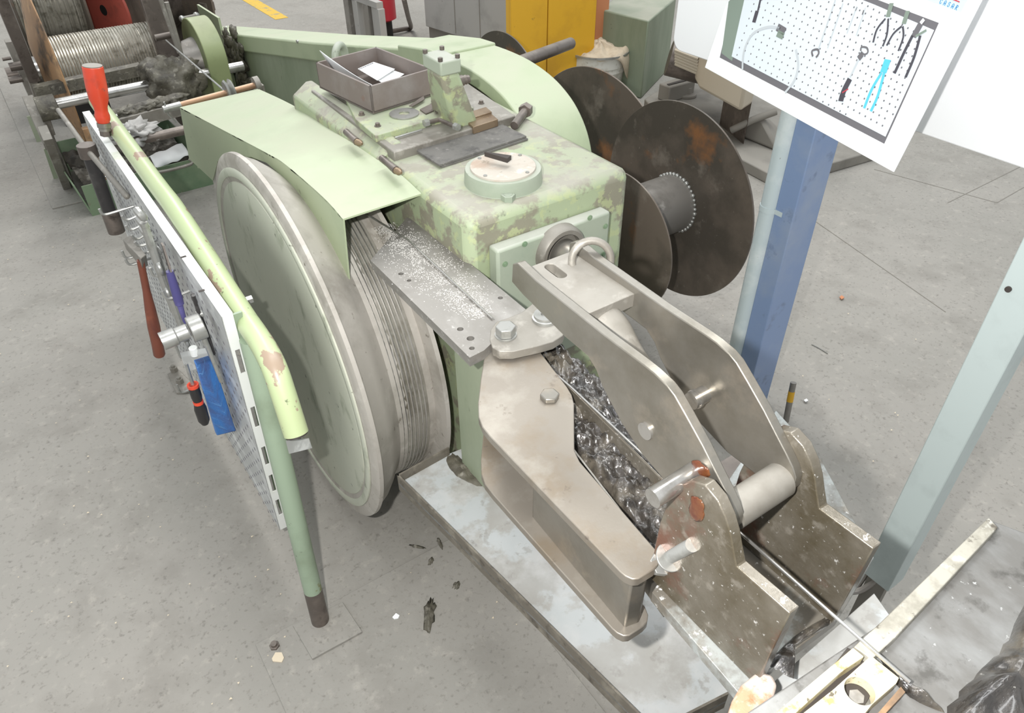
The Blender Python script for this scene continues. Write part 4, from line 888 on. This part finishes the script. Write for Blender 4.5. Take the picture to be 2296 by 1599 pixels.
# grey duct post on the right
ZE = .30
L_, M_, R_ = B(1937, 1281, z=ZE), B(1990, 1328, z=ZE), B(2024, 1298, z=ZE)
wy = (L_ - M_).length; wx = (R_ - M_).length
dp_ = thing('duct_post', 'tall grey green square duct post at the right edge', 'post', (M_.x, M_.y, ZE))
link('duct', MB().box((M_.x, M_.y, ZE), (M_.x + max(wx, .03), L_.y, 2.6)), m_duct, dp_, bev=.002)
link('duct_core', MB().box((M_.x + .01, M_.y + .01, 0), (M_.x + .03, L_.y - .01, ZE + .02)), m_plastic_grey, dp_)
for px, py in ((2262, 648),): p = B(px, py, x=M_.x); link('screw', MB().cyl(p - X * .004, p, .005, n=12), m_slot, dp_)
for i in range(3):
    q0 = V((M_.x + .02, M_.y + .03 + .03 * i, ZE + .01)); q1 = B(1900 + 10 * i, 1330 - 4 * i, z=.22); q2 = B(1865, 1345, z=.12)
    tag(link('cable', MB().tube(cat_rom([q0, q0.lerp(q1, .5) - Z * .02, q1, q2, V((q2.x - .1, q2.y + .02, .02))], 5), .007, 8), m_cable, loc=q1), ['grey cable leaving the duct post foot, lowest of three', 'grey cable leaving the duct post foot, middle of three', 'grey cable leaving the duct post foot, upper of three'][i], 'cable', 'cables at the duct post')
# yellow banded stick on the floor
a, c_ = B(1779, 858, z=.16), B(1762, 945, z=.02)
st = thing('glass_tube', 'thin clear grey tube with a yellow band behind the far lug', 'tube', c_)
link('tube', MB().cyl(a, c_, .010, n=16), m_core, st); link('yellow_band', MB().cyl(a.lerp(c_, .22), a.lerp(c_, .48), .0106, n=16), m_yellow, st)

# ================= LEFT BACK: PAY-OFF STAND =================
st = thing('reel_stand', 'dusty grey steel stand of leaning flat bars at the far left', 'stand', (.1, 4.4, 0))
def bar(pa, pb, w, t_, m=m_cast, nm='flat_bar', par=None):
    pa, pb = V(pa), V(pb); d = (pb - pa).normalized(); s2 = d.cross(X).normalized() * w / 2
    return link(nm, MB().prism([pa - s2, pa + s2, pb + s2, pb - s2], (t_, 0, 0)), m, par or st, bev=.002)
tA = B(10, 92, y=4.42); bar(tA, B(150, 415, z=0.0), .06, .035)
bar(B(-25, -30, y=4.2), B(62, 178, y=4.3), .08, .05, m_dkmetal); bar(B(62, 178, y=4.3), B(105, 300, y=4.35), .06, .035)
bar(B(52, 225, y=4.1), B(100, 330, y=3.95), .08, .045)
for a, c_ in (((60, 262), (84, 322)), ((98, 335), (122, 405))):
    p, q_ = B(*c_, z=0), 0; q_ = B(*a, y=p.y); link('foot_plate', MB().prism([p, q_, q_ + X * .07, p + X * .09], (0, .012, 0)), m_green_grey, st)
bar(B(90, 300, y=3.9), B(140, 420, z=0), .07, .04)
for a, c_, r in (((25, 130), (5, 133), .008), ((58, 145), (22, 152), .02), ((50, 176), (20, 181), .016)):
    p = B(*a, y=4.35); q_ = B(*c_, y=4.35); q_.z = p.z; link('pin', MB().cyl(q_, p, r, n=16), m_dkmetal, st)
fy = 4.5; fc_ = B(116, 152, y=fy); fx = fc_.x
pr_ = thing('payoff_reel', 'wire wound pay-off reel with a brown edged thin flange behind the red handle', 'reel', (fx, fy, fc_.z - .4))
link('flange', MB().lathe((fx, fy, fc_.z), X, [(-.06, .05), (-.055, .14), (-.015, .33), (0, .40), (.006, .41), (.012, .405), (.012, 0)], 64), m_orange_rust, pr_)
xe = B(352, 110, y=fy).x
link('flange', MB().lathe((xe, fy, fc_.z), X, [(0, 0), (0, .40), (.012, .40), (.012, 0)], 64), m_rust, pr_)
link('core', MB().cyl((fx + .012, fy, fc_.z), (xe, fy, fc_.z), .132, n=48), m_wire, pr_)
w = MB(); n_t = int((xe - fx - .03) / .0135)
for i in range(n_t):
    xx = fx + .03 + i * .0135; ring(w, (xx, fy, fc_.z), V((1, random.uniform(-.015, .015), random.uniform(-.01, .01))), .137, .0062, 40, 6)
stuff(link('wire_winding', w, m_wire, pr_))
link('spindle', MB().cyl((B(20, 178, y=fy).x, fy, fc_.z), (fx, fy, fc_.z), .035, n=28), m_dkmetal, pr_)
cx1 = B(84, 165, y=fy).x; link('chrome_collar', MB().cyl((cx1 - .022, fy, fc_.z), (cx1 + .022, fy, fc_.z), .066, n=36), m_bright, pr_, bev=.004)
# reels farther back
yb = 5.6; cb_ = B(95, -15, y=yb)
rb = thing('payoff_reel', 'large reel of grey wire farthest back in the upper left corner', 'reel', (cb_.x, yb, cb_.z - .3))
xl, xr = B(18, 0, y=yb).x, B(165, 0, y=yb).x
link('core', MB().cyl((xl, yb, cb_.z), (xr, yb, cb_.z), .30, n=48), m_wire, rb)
w = MB()
for i in range(int((xr - xl) / .016)): ring(w, (xl + i * .016 + .008, yb, cb_.z), V((1, random.uniform(-.03, .03), 0)), .303, .0075, 48, 6)
stuff(link('wire_winding', w, m_wire, rb))
link('flange', MB().cyl((xl - .012, yb, cb_.z), (xl, yb, cb_.z), .46, n=64), m_rust, rb); link('flange', MB().cyl((xr, yb, cb_.z), (xr + .012, yb, cb_.z), .46, n=64), m_rust, rb)
link('cradle', MB().box((xl + .03, yb - .3, 0), (xr - .03, yb + .3, max(cb_.z - .31, .05))), m_dark, rb)
ax_ = V((.9, .44, 0)).normalized(); c_ = B(236, 22, y=5.35)
rc_ = thing('red_hub_reel', 'dark brown reel with a red painted hub in the upper left', 'reel', (c_.x, 5.35, c_.z - .44))
link('flange', MB().cyl(c_, c_ + ax_ * .014, .47, n=64), m_rust, rc_); link('flange', MB().cyl(c_ + ax_ * .40, c_ + ax_ * .414, .47, n=64), m_rust, rc_)
link('core', MB().cyl(c_, c_ + ax_ * .40, .2, n=40), m_dkmetal, rc_)
link('red_hub', MB().lathe(c_ - ax_ * .012, ax_, [(0, .028), (0, .22), (.012, .225), (.012, .028)], 48, closed=True), m_redpaint, rc_, label='red painted hub ring')
link('bore', MB().cyl(c_ - ax_ * .013, c_ - ax_ * .003, .03, n=20), m_dark, rc_); link('rim_ring', MB().lathe(c_ - ax_ * .008, ax_, [(0, .44), (0, .47), (.01, .47), (.01, .44)], 64, closed=True), m_dkmetal, rc_)
# traverse unit
tv = thing('traverse_unit', 'sludge covered wire traverse block on grey rods before the pay-off reel', 'traverse', (.6, 3.95, .4))
def rodX(a, c_, y, r, nm, m, par):
    p, q_ = B(*a, y=y), B(*c_, y=y); zz = (p.z + q_.z) / 2; return link(nm, MB().cyl((p.x, y, p.z), (q_.x, y, q_.z), r, n=20), m, par)
rodX((128, 233), (545, 148), 3.95, .024, 'guide_rod', m_bright, tv); 
p, q_ = B(85, 222, y=4.1), B(345, 165, y=4.1); link('rack_bar', MB().hexa([p, q_, q_ + Y * .06, p + Y * .06] + [k + Z * .05 for k in (p, q_, q_ + Y * .06, p + Y * .06)]), m_sludge, tv)
c_ = B(388, 185, y=3.92); link('carriage', MB().box(c_ - V((.10, .06, .10)), c_ + V((.10, .08, .08))), m_dkmetal, tv)
stuff(link('sludge', MB().lump(c_ + V((0, -.03, 0)), .115, (1.05, .8, 1), .28, 2.5, 4, 3).lump(c_ + V((-.06, 0, .07)), .07, (1.1, 1, .7), .3, 3, 3, 7).lump(c_ + V((.05, 0, .06)), .07, (1.1, 1, .7), .3, 3, 3, 9), m_sludge, tv, ang=180))
p, q_ = B(395, 150, y=4.1), B(345, -20, y=4.1); link('upright', MB().hexa([p - X * .06, p + X * .06, p + X * .06 + Y * .05, p - X * .06 + Y * .05, q_ - X * .07, q_ + X * .05, q_ + X * .05 + Y * .05, q_ - X * .07 + Y * .05]), m_dkmetal, tv, bev=.004)
for a, e in (((402, 118), (357, -10)), ((410, 135), (373, 5))): link('thin_rod', MB().tube([B(*a, y=3.9), B(*e, y=3.9)], .011, 10), m_cast, tv)
rodX((348, 85), (382, 78), 3.95, .014, 'small_roller', m_dkmetal, tv)
p, q_ = B(85, 246, y=3.98), B(128, 238, y=3.98); link('rod_boss', MB().cyl(p, q_, .055, n=24), m_sludge, tv)
for (a, e, y, r) in (((298, 318), (420, 290), 3.45, .02), ((80, 205), (320, 255), 3.6, .0)):
    if r: rodX(a, e, y, r, 'lower_rod', m_dkmetal, tv)
p, q_ = B(262, 300, y=3.6), B(415, 258, y=3.6); link('cross_beam', MB().hexa([p, q_, q_ + Y * .10, p + Y * .10] + [k + Z * .055 for k in (p, q_, q_ + Y * .10, p + Y * .10)]), m_cast, tv)
sb = MB(); 
for i in range(9):
    k = p.lerp(q_, i / 8 * .95) + V((0, .06, .06)); sb.lump(k, .04, (1.4, 1, .5), .4, 2.5, 3, i)
stuff(link('sludge', sb, m_sludge, tv, ang=180))
link('leg', MB().box((B(165, 240, y=3.98).x, 3.96, 0), (B(182, 240, y=3.98).x, 4.0, .42)), m_orange_rust, tv)
# wire from the traverse to the roller
a, e, f2 = B(372, 90, y=3.9), B(505, 205, y=2.86), 0
tag(link('steel_wire', MB().tube([a, e], .0035, 6), m_zinc, loc=a), 'thin wire slanting from the traverse down to the copper coloured roller', 'wire')
ro = thing('guide_roller', 'copper coloured roller rod at the far edge of the fender', 'roller', B(470, 222, y=2.86))
p, q_ = B(366, 246, y=2.86), B(576, 190, y=2.86)
link('rod', MB().cyl(p.lerp(q_, .16), q_, .011, n=16), m_copper, ro); link('bright_end', MB().cyl(p, p.lerp(q_, .18), .013, n=16), m_zinc, ro)
k = p.lerp(q_, .66); d = (q_ - p).normalized(); link('pulley', MB().lathe(k, d, [(0, .04), (.006, .045), (.014, .03), (.022, .045), (.028, .04)], 28), m_zinc, ro)
link('split_pin', MB().tube([p + d * .01 + Z * .025, p + d * .012 - Z * .02, p + d * .03 - Z * .055], .003, 6), m_zinc, ro)
link('end_bracket', MB().lathe(q_ - d * .01, d, [(0, .03), (.02, .03), (.02, 0)], 24).box(q_ - V((.004, .02, .06)), q_ + V((.02, .02, .0))), m_cast, ro)
# green tray crate with rags
cn, cr, ctf = B(208, 485, z=.0), B(478, 412, z=.0), B(183, 413, z=.2)
hc_ = up(cn, 183, 413); 
cr.y = cn.y + (cr.y - cn.y) * .6; ux = (cr - cn); dpt = V((-.03, .62, 0))
ct = thing('scrap_crate', 'dark green sheet steel crate full of greasy rags under the traverse', 'crate', cn)
def wl_(a, c3, th, lean): return MB().hexa([a, c3, c3 + th, a + th, a + lean + Z * hc_, c3 + lean + Z * hc_, c3 + lean + th + Z * hc_, a + lean + th + Z * hc_])
for a, c3, th, ln in ((cn, cr, Y * .006, -Y * .03), (cn, cn + dpt, X * .006, -X * .03), (cr, cr + dpt, -X * .006, X * .0), (cn + dpt, cr + dpt, -Y * .006, Y * .03)): link('side_wall', wl_(a, c3, th, ln), m_green_dark, ct)
link('bottom', MB().hexa([cn, cr, cr + dpt, cn + dpt] + [p + Z * .006 for p in (cn, cr, cr + dpt, cn + dpt)]), m_green_dark, ct)
hp = [B(348, 376, y=cn.y - .04), B(358, 386, y=cn.y - .06), B(428, 368, y=cn.y - .06), B(424, 356, y=cn.y - .04)]
link('handle', MB().tube(cat_rom(hp, 4), .008, 8), m_cast, ct)
rg = MB()
def rgz(u_, v2):
    p = cn + ux * (.04 + .92 * u_) + dpt * (.05 + .9 * v2); return p + Z * (hc_ * .62 + .06 * noise.noise(V((p.x * 9, p.y * 9, 1))) + .03 * noise.noise(V((p.x * 25, p.y * 25, 4))))
rg.grid(rgz, 60, 60); stuff(tag(link('greasy_rags', rg, mat('greasy_rags', (84, 80, 72), [((150, 146, 138), 7, .52, .62), ((60, 56, 50), 14, .5, .6), ((190, 186, 176), 12, .64, .7)], .7, bump=.7, bscale=30), ang=180, loc=cn + Z * .1), 'tangle of grey greasy rags and waste filling the green crate', 'rags'))
a, e = B(335, 385, y=cn.y), B(425, 345, y=cn.y)
def wr(u_, v2):
    p = B(350 + 75 * u_, 378 - 30 * u_, y=cn.y + .02); return p + Y * (.16 * v2) + Z * (.03 * math.sin(v2 * 3) + .015 * noise.noise(V((u_ * 4, v2 * 3, 2))))
wg = MB().grid(wr, 16, 8); o = link('white_rag', wg, m_paper, ang=180, loc=a); o.modifiers.new('t', 'SOLIDIFY').thickness = .004; tag(o, 'white rag hanging over the near rim of the green crate', 'rag')
o = MB().lump(B(300, 300, y=3.5), .07, (1.3, 1, .6), .5, 4, 4, 11); tag(link('wire_wool', o, m_greycab, ang=180, loc=B(300, 300, y=3.5)), 'pale grey clump of wire wool on the beam behind the rail', 'scrap')
# far end casing of the belt guard
cc3 = B(458, 105, x=.93)
cc3 = V((.90, cc3.y, cc3.z)); ec = thing('chain_casing', 'rounded olive green casing at the far end of the belt guard', 'casing', (cc3.x, cc3.y, .1))
prf_ = [V((.88, cc3.y + .20 * math.cos(a), cc3.z - .02 + .16 * math.sin(a))) for a in [math.radians(-10 + 200 * k / 20) for k in range(21)]] + [V((.88, cc3.y - .18, .1)), V((.88, cc3.y + .18, .1))]
link('casing', MB().prism(prf_, (.10, 0, 0)), m_olive, ec, bev=.004)
p, q_ = B(408, 42, x=.9), B(440, 35, x=1.0); link('latch_rod', MB().tube([p, q_], .010, 8), m_cast, ec); link('latch_bolt', MB().ball(q_, .018).ball(p, .016), m_zinc, ec)
link('shaft_boss', MB().lathe((.86, cc3.y - .02, cc3.z - .05), X, [(-.06, .05), (-.06, .09), (.02, .11)], 28), m_core, ec)
a, e, f2, g2 = B(441, 10, x=1.09), B(488, 40, x=1.09), B(510, 130, x=1.09), B(470, 110, x=1.09)
link('end_plate', MB().prism([a, e, f2, V((1.09, f2.y, .2)), V((1.09, a.y, .2))], (.012, 0, 0)), m_green, ec)
p = B(462, 4, x=1.25); tag(link('valve_fitting', MB().cyl(p - Z * .05, p, .045, n=20).cyl(p, p + Z * .06, .02, n=16).cyl(p + Z * .05, p + Z * .08, .04, n=6).cyl((p.x, p.y, 0), p - Z * .05, .02, n=12), m_dkmetal, loc=(p.x, p.y, 0)), 'small dark valve fitting standing beyond the green casing', 'fitting')
sl2 = MB()
for i in range(70):
    t2 = random.random(); px, py = 512 + 60 * t2 + random.uniform(-14, 14), 78 + 150 * t2 + random.uniform(-10, 20); k = B(px, py, x=1.10); sl2.lump(k, random.uniform(.015, .04), (.5, 1, 1), .5, 3, 2, i)
stuff(tag(link('grease', sl2, m_sludge, ang=180, loc=(1.11, 3.9, .3)), 'dark dusty grease splashed on the belt guard near its far end', 'grease'))

# ================= BACKGROUND =================
def cabinet(name, label, pts, top_px, m, pxs, th=None):
    """pts: floor corners in turn; pxs: corner whose top is seen at top_px"""
    P_ = [V((p[0], p[1], 0)) for p in pts]; h_ = up(P_[pxs], *top_px) if top_px else th
    o = link(name, MB().prism(P_, (0, 0, h_)), m, bev=.008, loc=P_[0]); return tag(o, label, 'cabinet'), h_
fcn = B(1437, 222, z=0)
hg = up(fcn, 1437, 46)
tl, tr_ = B(1343, 20, z=hg), B(1517, -6, z=hg); tl.z = tr_.z = 0; fcn.z = 0
gl_ = fcn + (tl - fcn); bkc = tl + tr_ - fcn
gcab = thing('green_cabinet', 'dusty dark green steel cabinet right of the yellow one', 'cabinet', fcn)
link('carcass', MB().prism([fcn, tr_, bkc, tl], (0, 0, hg)), mat('cabinet_green', (130, 140, 120), [((104, 118, 96), 3, .45, .7, (1, 1, .3)), ((74, 84, 66), 26, .68, .74)], .5, dust=((168, 168, 154), .8, 3)), gcab, bev=.01)
yA, yB = B(1147, 250, z=0), B(1326, 212, z=0)
yc = thing('yellow_cabinet', 'bright yellow steel cabinet in the background', 'cabinet', yA)
dd = (yB - yA).normalized(); nn = V((-dd.y, dd.x, 0)); H_ = 1.6
sm = yA.lerp(yB, .42)
for a, e in ((yA, sm - dd * .003), (sm + dd * .003, yB)): link('door_panel', MB().prism([a, e, e + nn * .02, a + nn * .02], (0, 0, H_)), m_yellow, yc, bev=.003)
link('carcass', MB().prism([yA + nn * .02, yB + nn * .02, yB + nn * .06, yA + nn * .06], (0, 0, H_)), m_yellow, yc)
oA, oB = B(1331, 208, z=0) + nn * .1, B(1372, 200, z=0) + nn * .1
tag(link('orange_locker', MB().prism([oA, oB, oB + nn * .1, oA + nn * .1], (0, 0, 1.6)), m_orange, loc=oA), 'narrow orange brown locker between yellow and green cabinets', 'locker')
gA, gM, gB = B(953, 50, z=0), B(1028, 82, z=0), B(1147, 150, z=0) 
gc = thing('grey_cabinet', 'pale grey steel cabinet left of the yellow cabinet', 'cabinet', gB)
g1 = V((gA.x, gA.y, .1)); 
w1_, w2_ = B(1145, 160, z=0), B(955, 62, z=.12)
dd = (V((w2_.x, w2_.y, 0)) - w1_); nn2 = V((dd.y, -dd.x, 0)).normalized()
if nn2.x < 0: nn2 = -nn2
w2_.z = 0
link('carcass', MB().prism([w1_ + Z * .13, w2_ + Z * .13, w2_ + nn2 * .5 + Z * .13, w1_ + nn2 * .5 + Z * .13], (0, 0, 1.5)), m_greycab, gc, bev=.006)
link('plinth', MB().prism([w1_ + nn2 * .03, w2_ + nn2 * .03, w2_ + nn2 * .45, w1_ + nn2 * .45], (0, 0, .13)), m_plastic_grey, gc)
for f_ in (.33, .62): 
    q_ = w1_.lerp(w2_, f_) - nn2 * .003 + Z * .15; link('door_seam', MB().prism([q_ - dd.normalized() * .002, q_ + dd.normalized() * .002, q_ + dd.normalized() * .002 + nn2 * .002, q_ - dd.normalized() * .002 + nn2 * .002], (0, 0, 1.45)), m_plastic_grey, gc)
# bucket with rag
bc = B(1335, 205, z=0); zt = up(bc, 1346, 112); br0 = wid(V((bc.x, bc.y, zt)), 66)
bk_ = thing('bucket', 'white plastic bucket before the green cabinet', 'bucket', bc)
link('bucket_shell', MB().lathe(bc, Z, [(0, br0 * .82), (zt * .55, br0 * .93), (zt * .6, br0 * .98), (zt * .7, br0 * .97), (zt * .72, br0 * 1.0), (zt * .96, br0), (zt * .97, br0 * 1.05), (zt, br0 * 1.05), (zt, br0 * .97), (.02, br0 * .8), (.02, 0)], 48), m_bucket, bk_)
link('rim', MB().lathe(bc + Z * (zt - .006), Z, [(0, br0 * 1.06), (.012, br0 * 1.06), (.012, br0 * 1.0), (0, br0 * 1.0)], 48, closed=True), m_zinc, bk_)
rgm = MB()
def rz(u_, v2):
    a = u_ * 2 * math.pi; mk = max(0, math.cos(a + .5)); r = v2 * (1.03 + .22 * mk * mk); fold = noise.noise(V((math.cos(a) * 1.8, math.sin(a) * 1.8, r * 1.5))); R_ = br0 * min(r, 1.09 + .05 * fold)
    z_ = zt + .008 + .035 * (1 - min(r, 1)) + .045 * fold + (.0 if r < 1.05 else -(r - 1.05) * 1.1)
    return V((bc.x + R_ * math.cos(a), bc.y + R_ * math.sin(a), z_ + .02 * noise.noise(V((a * 3, r * 6, 2)))))
rgm.grid(rz, 72, 20)
bmesh.ops.remove_doubles(rgm.bm, verts=rgm.bm.verts[:], dist=1e-4)
o = link('rag', rgm, m_rag, ang=180, loc=bc + Z * zt); o.modifiers.new('t', 'SOLIDIFY').thickness = .006; tag(o, 'crumpled beige rag draped over the white bucket', 'rag')
# machine bed behind the board
bed = thing('background_machine', 'dusty grey machine bed with beige casting behind the white board', 'machine', B(1600, 280, z=0))
q_ = poly([(1445, 222), (1480, 262), (1640, 345), (1745, 400), (1990, 330), (1800, 220), (1600, 130), (1530, 165)], z=.06)
link('bed', MB().prism([V((p.x, p.y, 0)) for p in q_], (0, 0, .06)), m_bedplate, bed, bev=.006)
bA, bB_, bC = B(1478, 205, z=.06), B(1500, 222, z=.06), B(1556, 195, z=.06)
hh = .12; sA = [B(1478, 187, z=.16), B(1503, 196, z=.16), B(1560, 180, z=.16), B(1538, 168, z=.16)]
link('slotted_block', MB().hexa([V((p.x, p.y, .06)) for p in sA] + sA), m_plastic_grey, bed, bev=.008)
sB = [B(1495, 189, z=.163), B(1500, 191, z=.163), B(1543, 180, z=.163), B(1537, 177, z=.163)]; link('block_slot', MB().prism(sB, (0, 0, .002)), m_slot, bed)
p = B(1537, 215, z=.06); link('anchor_nut', MB().cyl(p, p + Z * .02, .07, n=28).cyl(p, p + Z * .06, .04, n=6), m_plastic_grey, bed, bev=.004)
cq = [B(1557, 180, z=.30), B(1567, 200, z=.30), B(1660, 252, z=.30), B(1685, 235, z=.30), B(1690, 180, z=.30), B(1590, 110, z=.30)]
link('casting', MB().prism([V((p.x, p.y, .30)) for p in cq], (0, 0, .45)), m_beige, bed, bev=.02)
link('casting_foot', MB().prism([V((p.x, p.y, .06)) for p in [cq[3].lerp(cq[4], .1), cq[3].lerp(cq[4], .9), cq[4].lerp(cq[5], .25), cq[2].lerp(cq[5], .4)]], (0, 0, .24)), m_dkmetal, bed)
for i in range(6):
    a, e = B(1514, 112 + i * 6.2, y=3.15 - .0 * i), B(1566, 132 + i * 6.6, y=3.0); link('cooling_fin', MB().tube([a, e], .010, 6), m_beige, bed)
a, e = B(1500, 130, y=3.25), B(1580, 150, y=3.1); link('motor_body', MB().cyl(a - Z * .0, e, .10, n=24), m_dkmetal, bed)
lv = [B(1700, 262, z=.18), B(1725, 265, z=.18), B(1740, 330, z=.06), B(1640, 300, z=.06)]
q_ = B(1702, 268, z=.2); link('lever_block', MB().hexa([B(1640, 300, z=.06), B(1750, 345, z=.06), B(1760, 300, z=.06), B(1680, 285, z=.06), B(1690, 262, z=.2), B(1712, 268, z=.2), B(1718, 256, z=.2), B(1700, 254, z=.2)]), m_plastic_grey, bed, bev=.02)
link('clamp_arm', MB().tube([B(1640, 292, z=.12), B(1690, 268, z=.2), B(1740, 250, z=.24)], .02, 12), m_plastic_grey, bed)
# low grey frame and red object at the top
A_, B_ = B(905, 90, z=0), B(765, 95, z=0)
fr_ = thing('low_rack', 'low grey slatted steel rack standing behind the belt guard', 'rack', A_)
p0, p1 = B(842, 18, z=.55), B(775, -8, z=.55)
p0 = B(845, 20, y=5.1); p1 = B(775, -6, y=5.5)
link('top_rail', MB().hexa([p0, p0 + X * .05, p1 + X * .05, p1] + [k + Z * .04 for k in (p0, p0 + X * .05, p1 + X * .05, p1)]), m_greycab, fr_)
for f_ in (0, .35, .7, 1):
    k = p0.lerp(p1, f_); link('slat', MB().box((k.x, k.y - .02, 0), (k.x + .05, k.y + .06 * (1.6 if f_ == 0 else 1), k.z)), m_greycab if f_ in (0, .7) else m_core, fr_, bev=.004)
k = B(858, 8, z=.25); tag(link('red_canister', MB().lathe((k.x, k.y, .12), Z, [(0, .06), (.02, .10), (.3, .10), (.36, .05), (.4, .03)], 28), mat('red_can', (190, 50, 62), [], .4), loc=(k.x, k.y, 0)), 'dark red canister beyond the grey frame', 'canister')
link('canister_foot', MB().cyl((k.x, k.y, 0), (k.x, k.y, .12), .06), m_dark, bpy.data.objects['red_canister'])
a, e, f2 = B(905, -5, z=.5), B(921, 62, z=.03), B(870, 72, z=.03)
tag(link('bent_pipe', MB().tube(cat_rom([a, a.lerp(e, .6), e, e.lerp(f2, .3), f2], 6), .018, 12), m_dkmetal, loc=e), 'bent dark pipe standing on the floor left of the grey cabinet', 'pipe')

# ================= SMALL THINGS ON THE FLOOR =================
p = B(617, 1452, z=.0); ab = MB().cyl(p, p + Z * .012, .013, n=6).cyl(p, p + Z * .02, .008, n=16)
tag(link('anchor_bolt', ab, m_dkmetal, bev=.001, loc=p), 'dark anchor bolt in the floor plate near the post foot', 'bolt')
def chip(px, name, label, m, h_=.003, z=.0065, cat='debris'):
    P_ = poly(px, z=z); tag(link(name, MB().prism([V((q.x, q.y, z - .0004)) for q in P_], (0, 0, h_)), m, loc=P_[0]), label, cat)
chip([(610, 1478), (618, 1464), (632, 1464), (637, 1476), (632, 1486), (612, 1484)], 'wood_chip', 'pale square wood chip beside the anchor bolt', m_crumb)
chip([(880, 1385), (888, 1376), (896, 1381), (893, 1387), (884, 1389)], 'paper_scrap', 'tiny white paper scrap beside the grease lump on the floor', m_paper)
def lumpf(px, py, sx, sy, rot, label, sd=0, h_=.012):
    p = B(px, py, z=.006); b = MB().lump((0, 0, 0), 1, (sx, sy, h_), .45, 2.2, 3, sd)
    R_ = Matrix.Rotation(math.radians(rot), 4, 'Z')
    for v2 in b.bm.verts: v2.co = R_ @ v2.co; v2.co += p; v2.co.z = max(v2.co.z, .0055)
    tag(link('grease_clump', b, m_sludge, ang=180, loc=p), label, 'debris', 'grease clumps on the floor')
lumpf(963, 1380, .045, .014, 52, 'largest dark grease clump on the floor right of the post foot', 1)
lumpf(1024, 1313, .012, .009, 30, 'small round grease clump on the floor beside the tray rim', 2, .008)
lumpf(935, 1226, .022, .004, -48, 'thin dark sliver of grease left of its upright neighbour', 3, .004)
lumpf(987, 1220, .018, .005, 80, 'thin upright looking grease sliver by the tray rim', 4, .006)
lumpf(966, 1259, .012, .006, 40, 'tiny grease crumb below the two slivers', 5, .004)
lumpf(800, 1415, .012, .004, 30, 'tiny dark crumb at the corner of the floor plate', 6, .004)
lumpf(940, 470, .02, .006, 20, 'dark smear behind the drum on the floor', 7, .003)
cr2 = MB()
for i in range(420):
    x_, y_ = random.uniform(-.6, 2.6), random.uniform(.5, 4.2); s2 = random.uniform(.0012, .0035); a = random.random() * 3
    cr2.prism([V((x_ + s2 * math.cos(a + k * 2.1) * (1 + k * .3), y_ + s2 * math.sin(a + k * 2.1), .0062)) for k in range(3)], (0, 0, .001))
stuff(tag(link('floor_crumbs', cr2, m_crumb, loc=(.5, 1.5, .0062)), 'fine pale crumbs and shavings scattered over the concrete floor', 'debris'))
# bracket lying on the floor left of the panel
p0_ = B(395, 850, z=0)
fb2 = thing('floor_bracket', 'flat grey steel bracket with two nuts on the floor under the panel', 'bracket', p0_)
q_ = poly([(375, 838), (398, 826), (438, 865), (428, 878), (395, 880)], z=.01); link('plate', MB().prism([V((k.x, k.y, 0)) for k in q_], (0, 0, .010)), m_cast, fb2, bev=.002)
for px, py in ((391, 832), (404, 858)): k = B(px, py, z=.01); link('nut', MB().cyl(k, k + Z * .018, .014, n=6).cyl(k, k + Z * .026, .007, n=12), m_cast, fb2)
p = B(1887, 667, z=.002); chip([(1882, 667), (1887, 663), (1893, 668), (1887, 672)], 'orange_chip', 'tiny orange chip on the floor right of the pillar', m_orange)
chip([(1802, 898), (1808, 895), (1812, 899), (1806, 902)], 'white_chip', 'tiny white chip on the floor right of the yellow banded tube', m_paper)
a, e = B(1820, 772, z=.003), B(1856, 793, z=.003); tag(link('wire_offcut', MB().tube([a, a.lerp(e, .5) + V((.003, 0, 0)), e], .002, 6), m_zinc, loc=a), 'short bright wire offcut on the floor right of the pillar', 'wire')
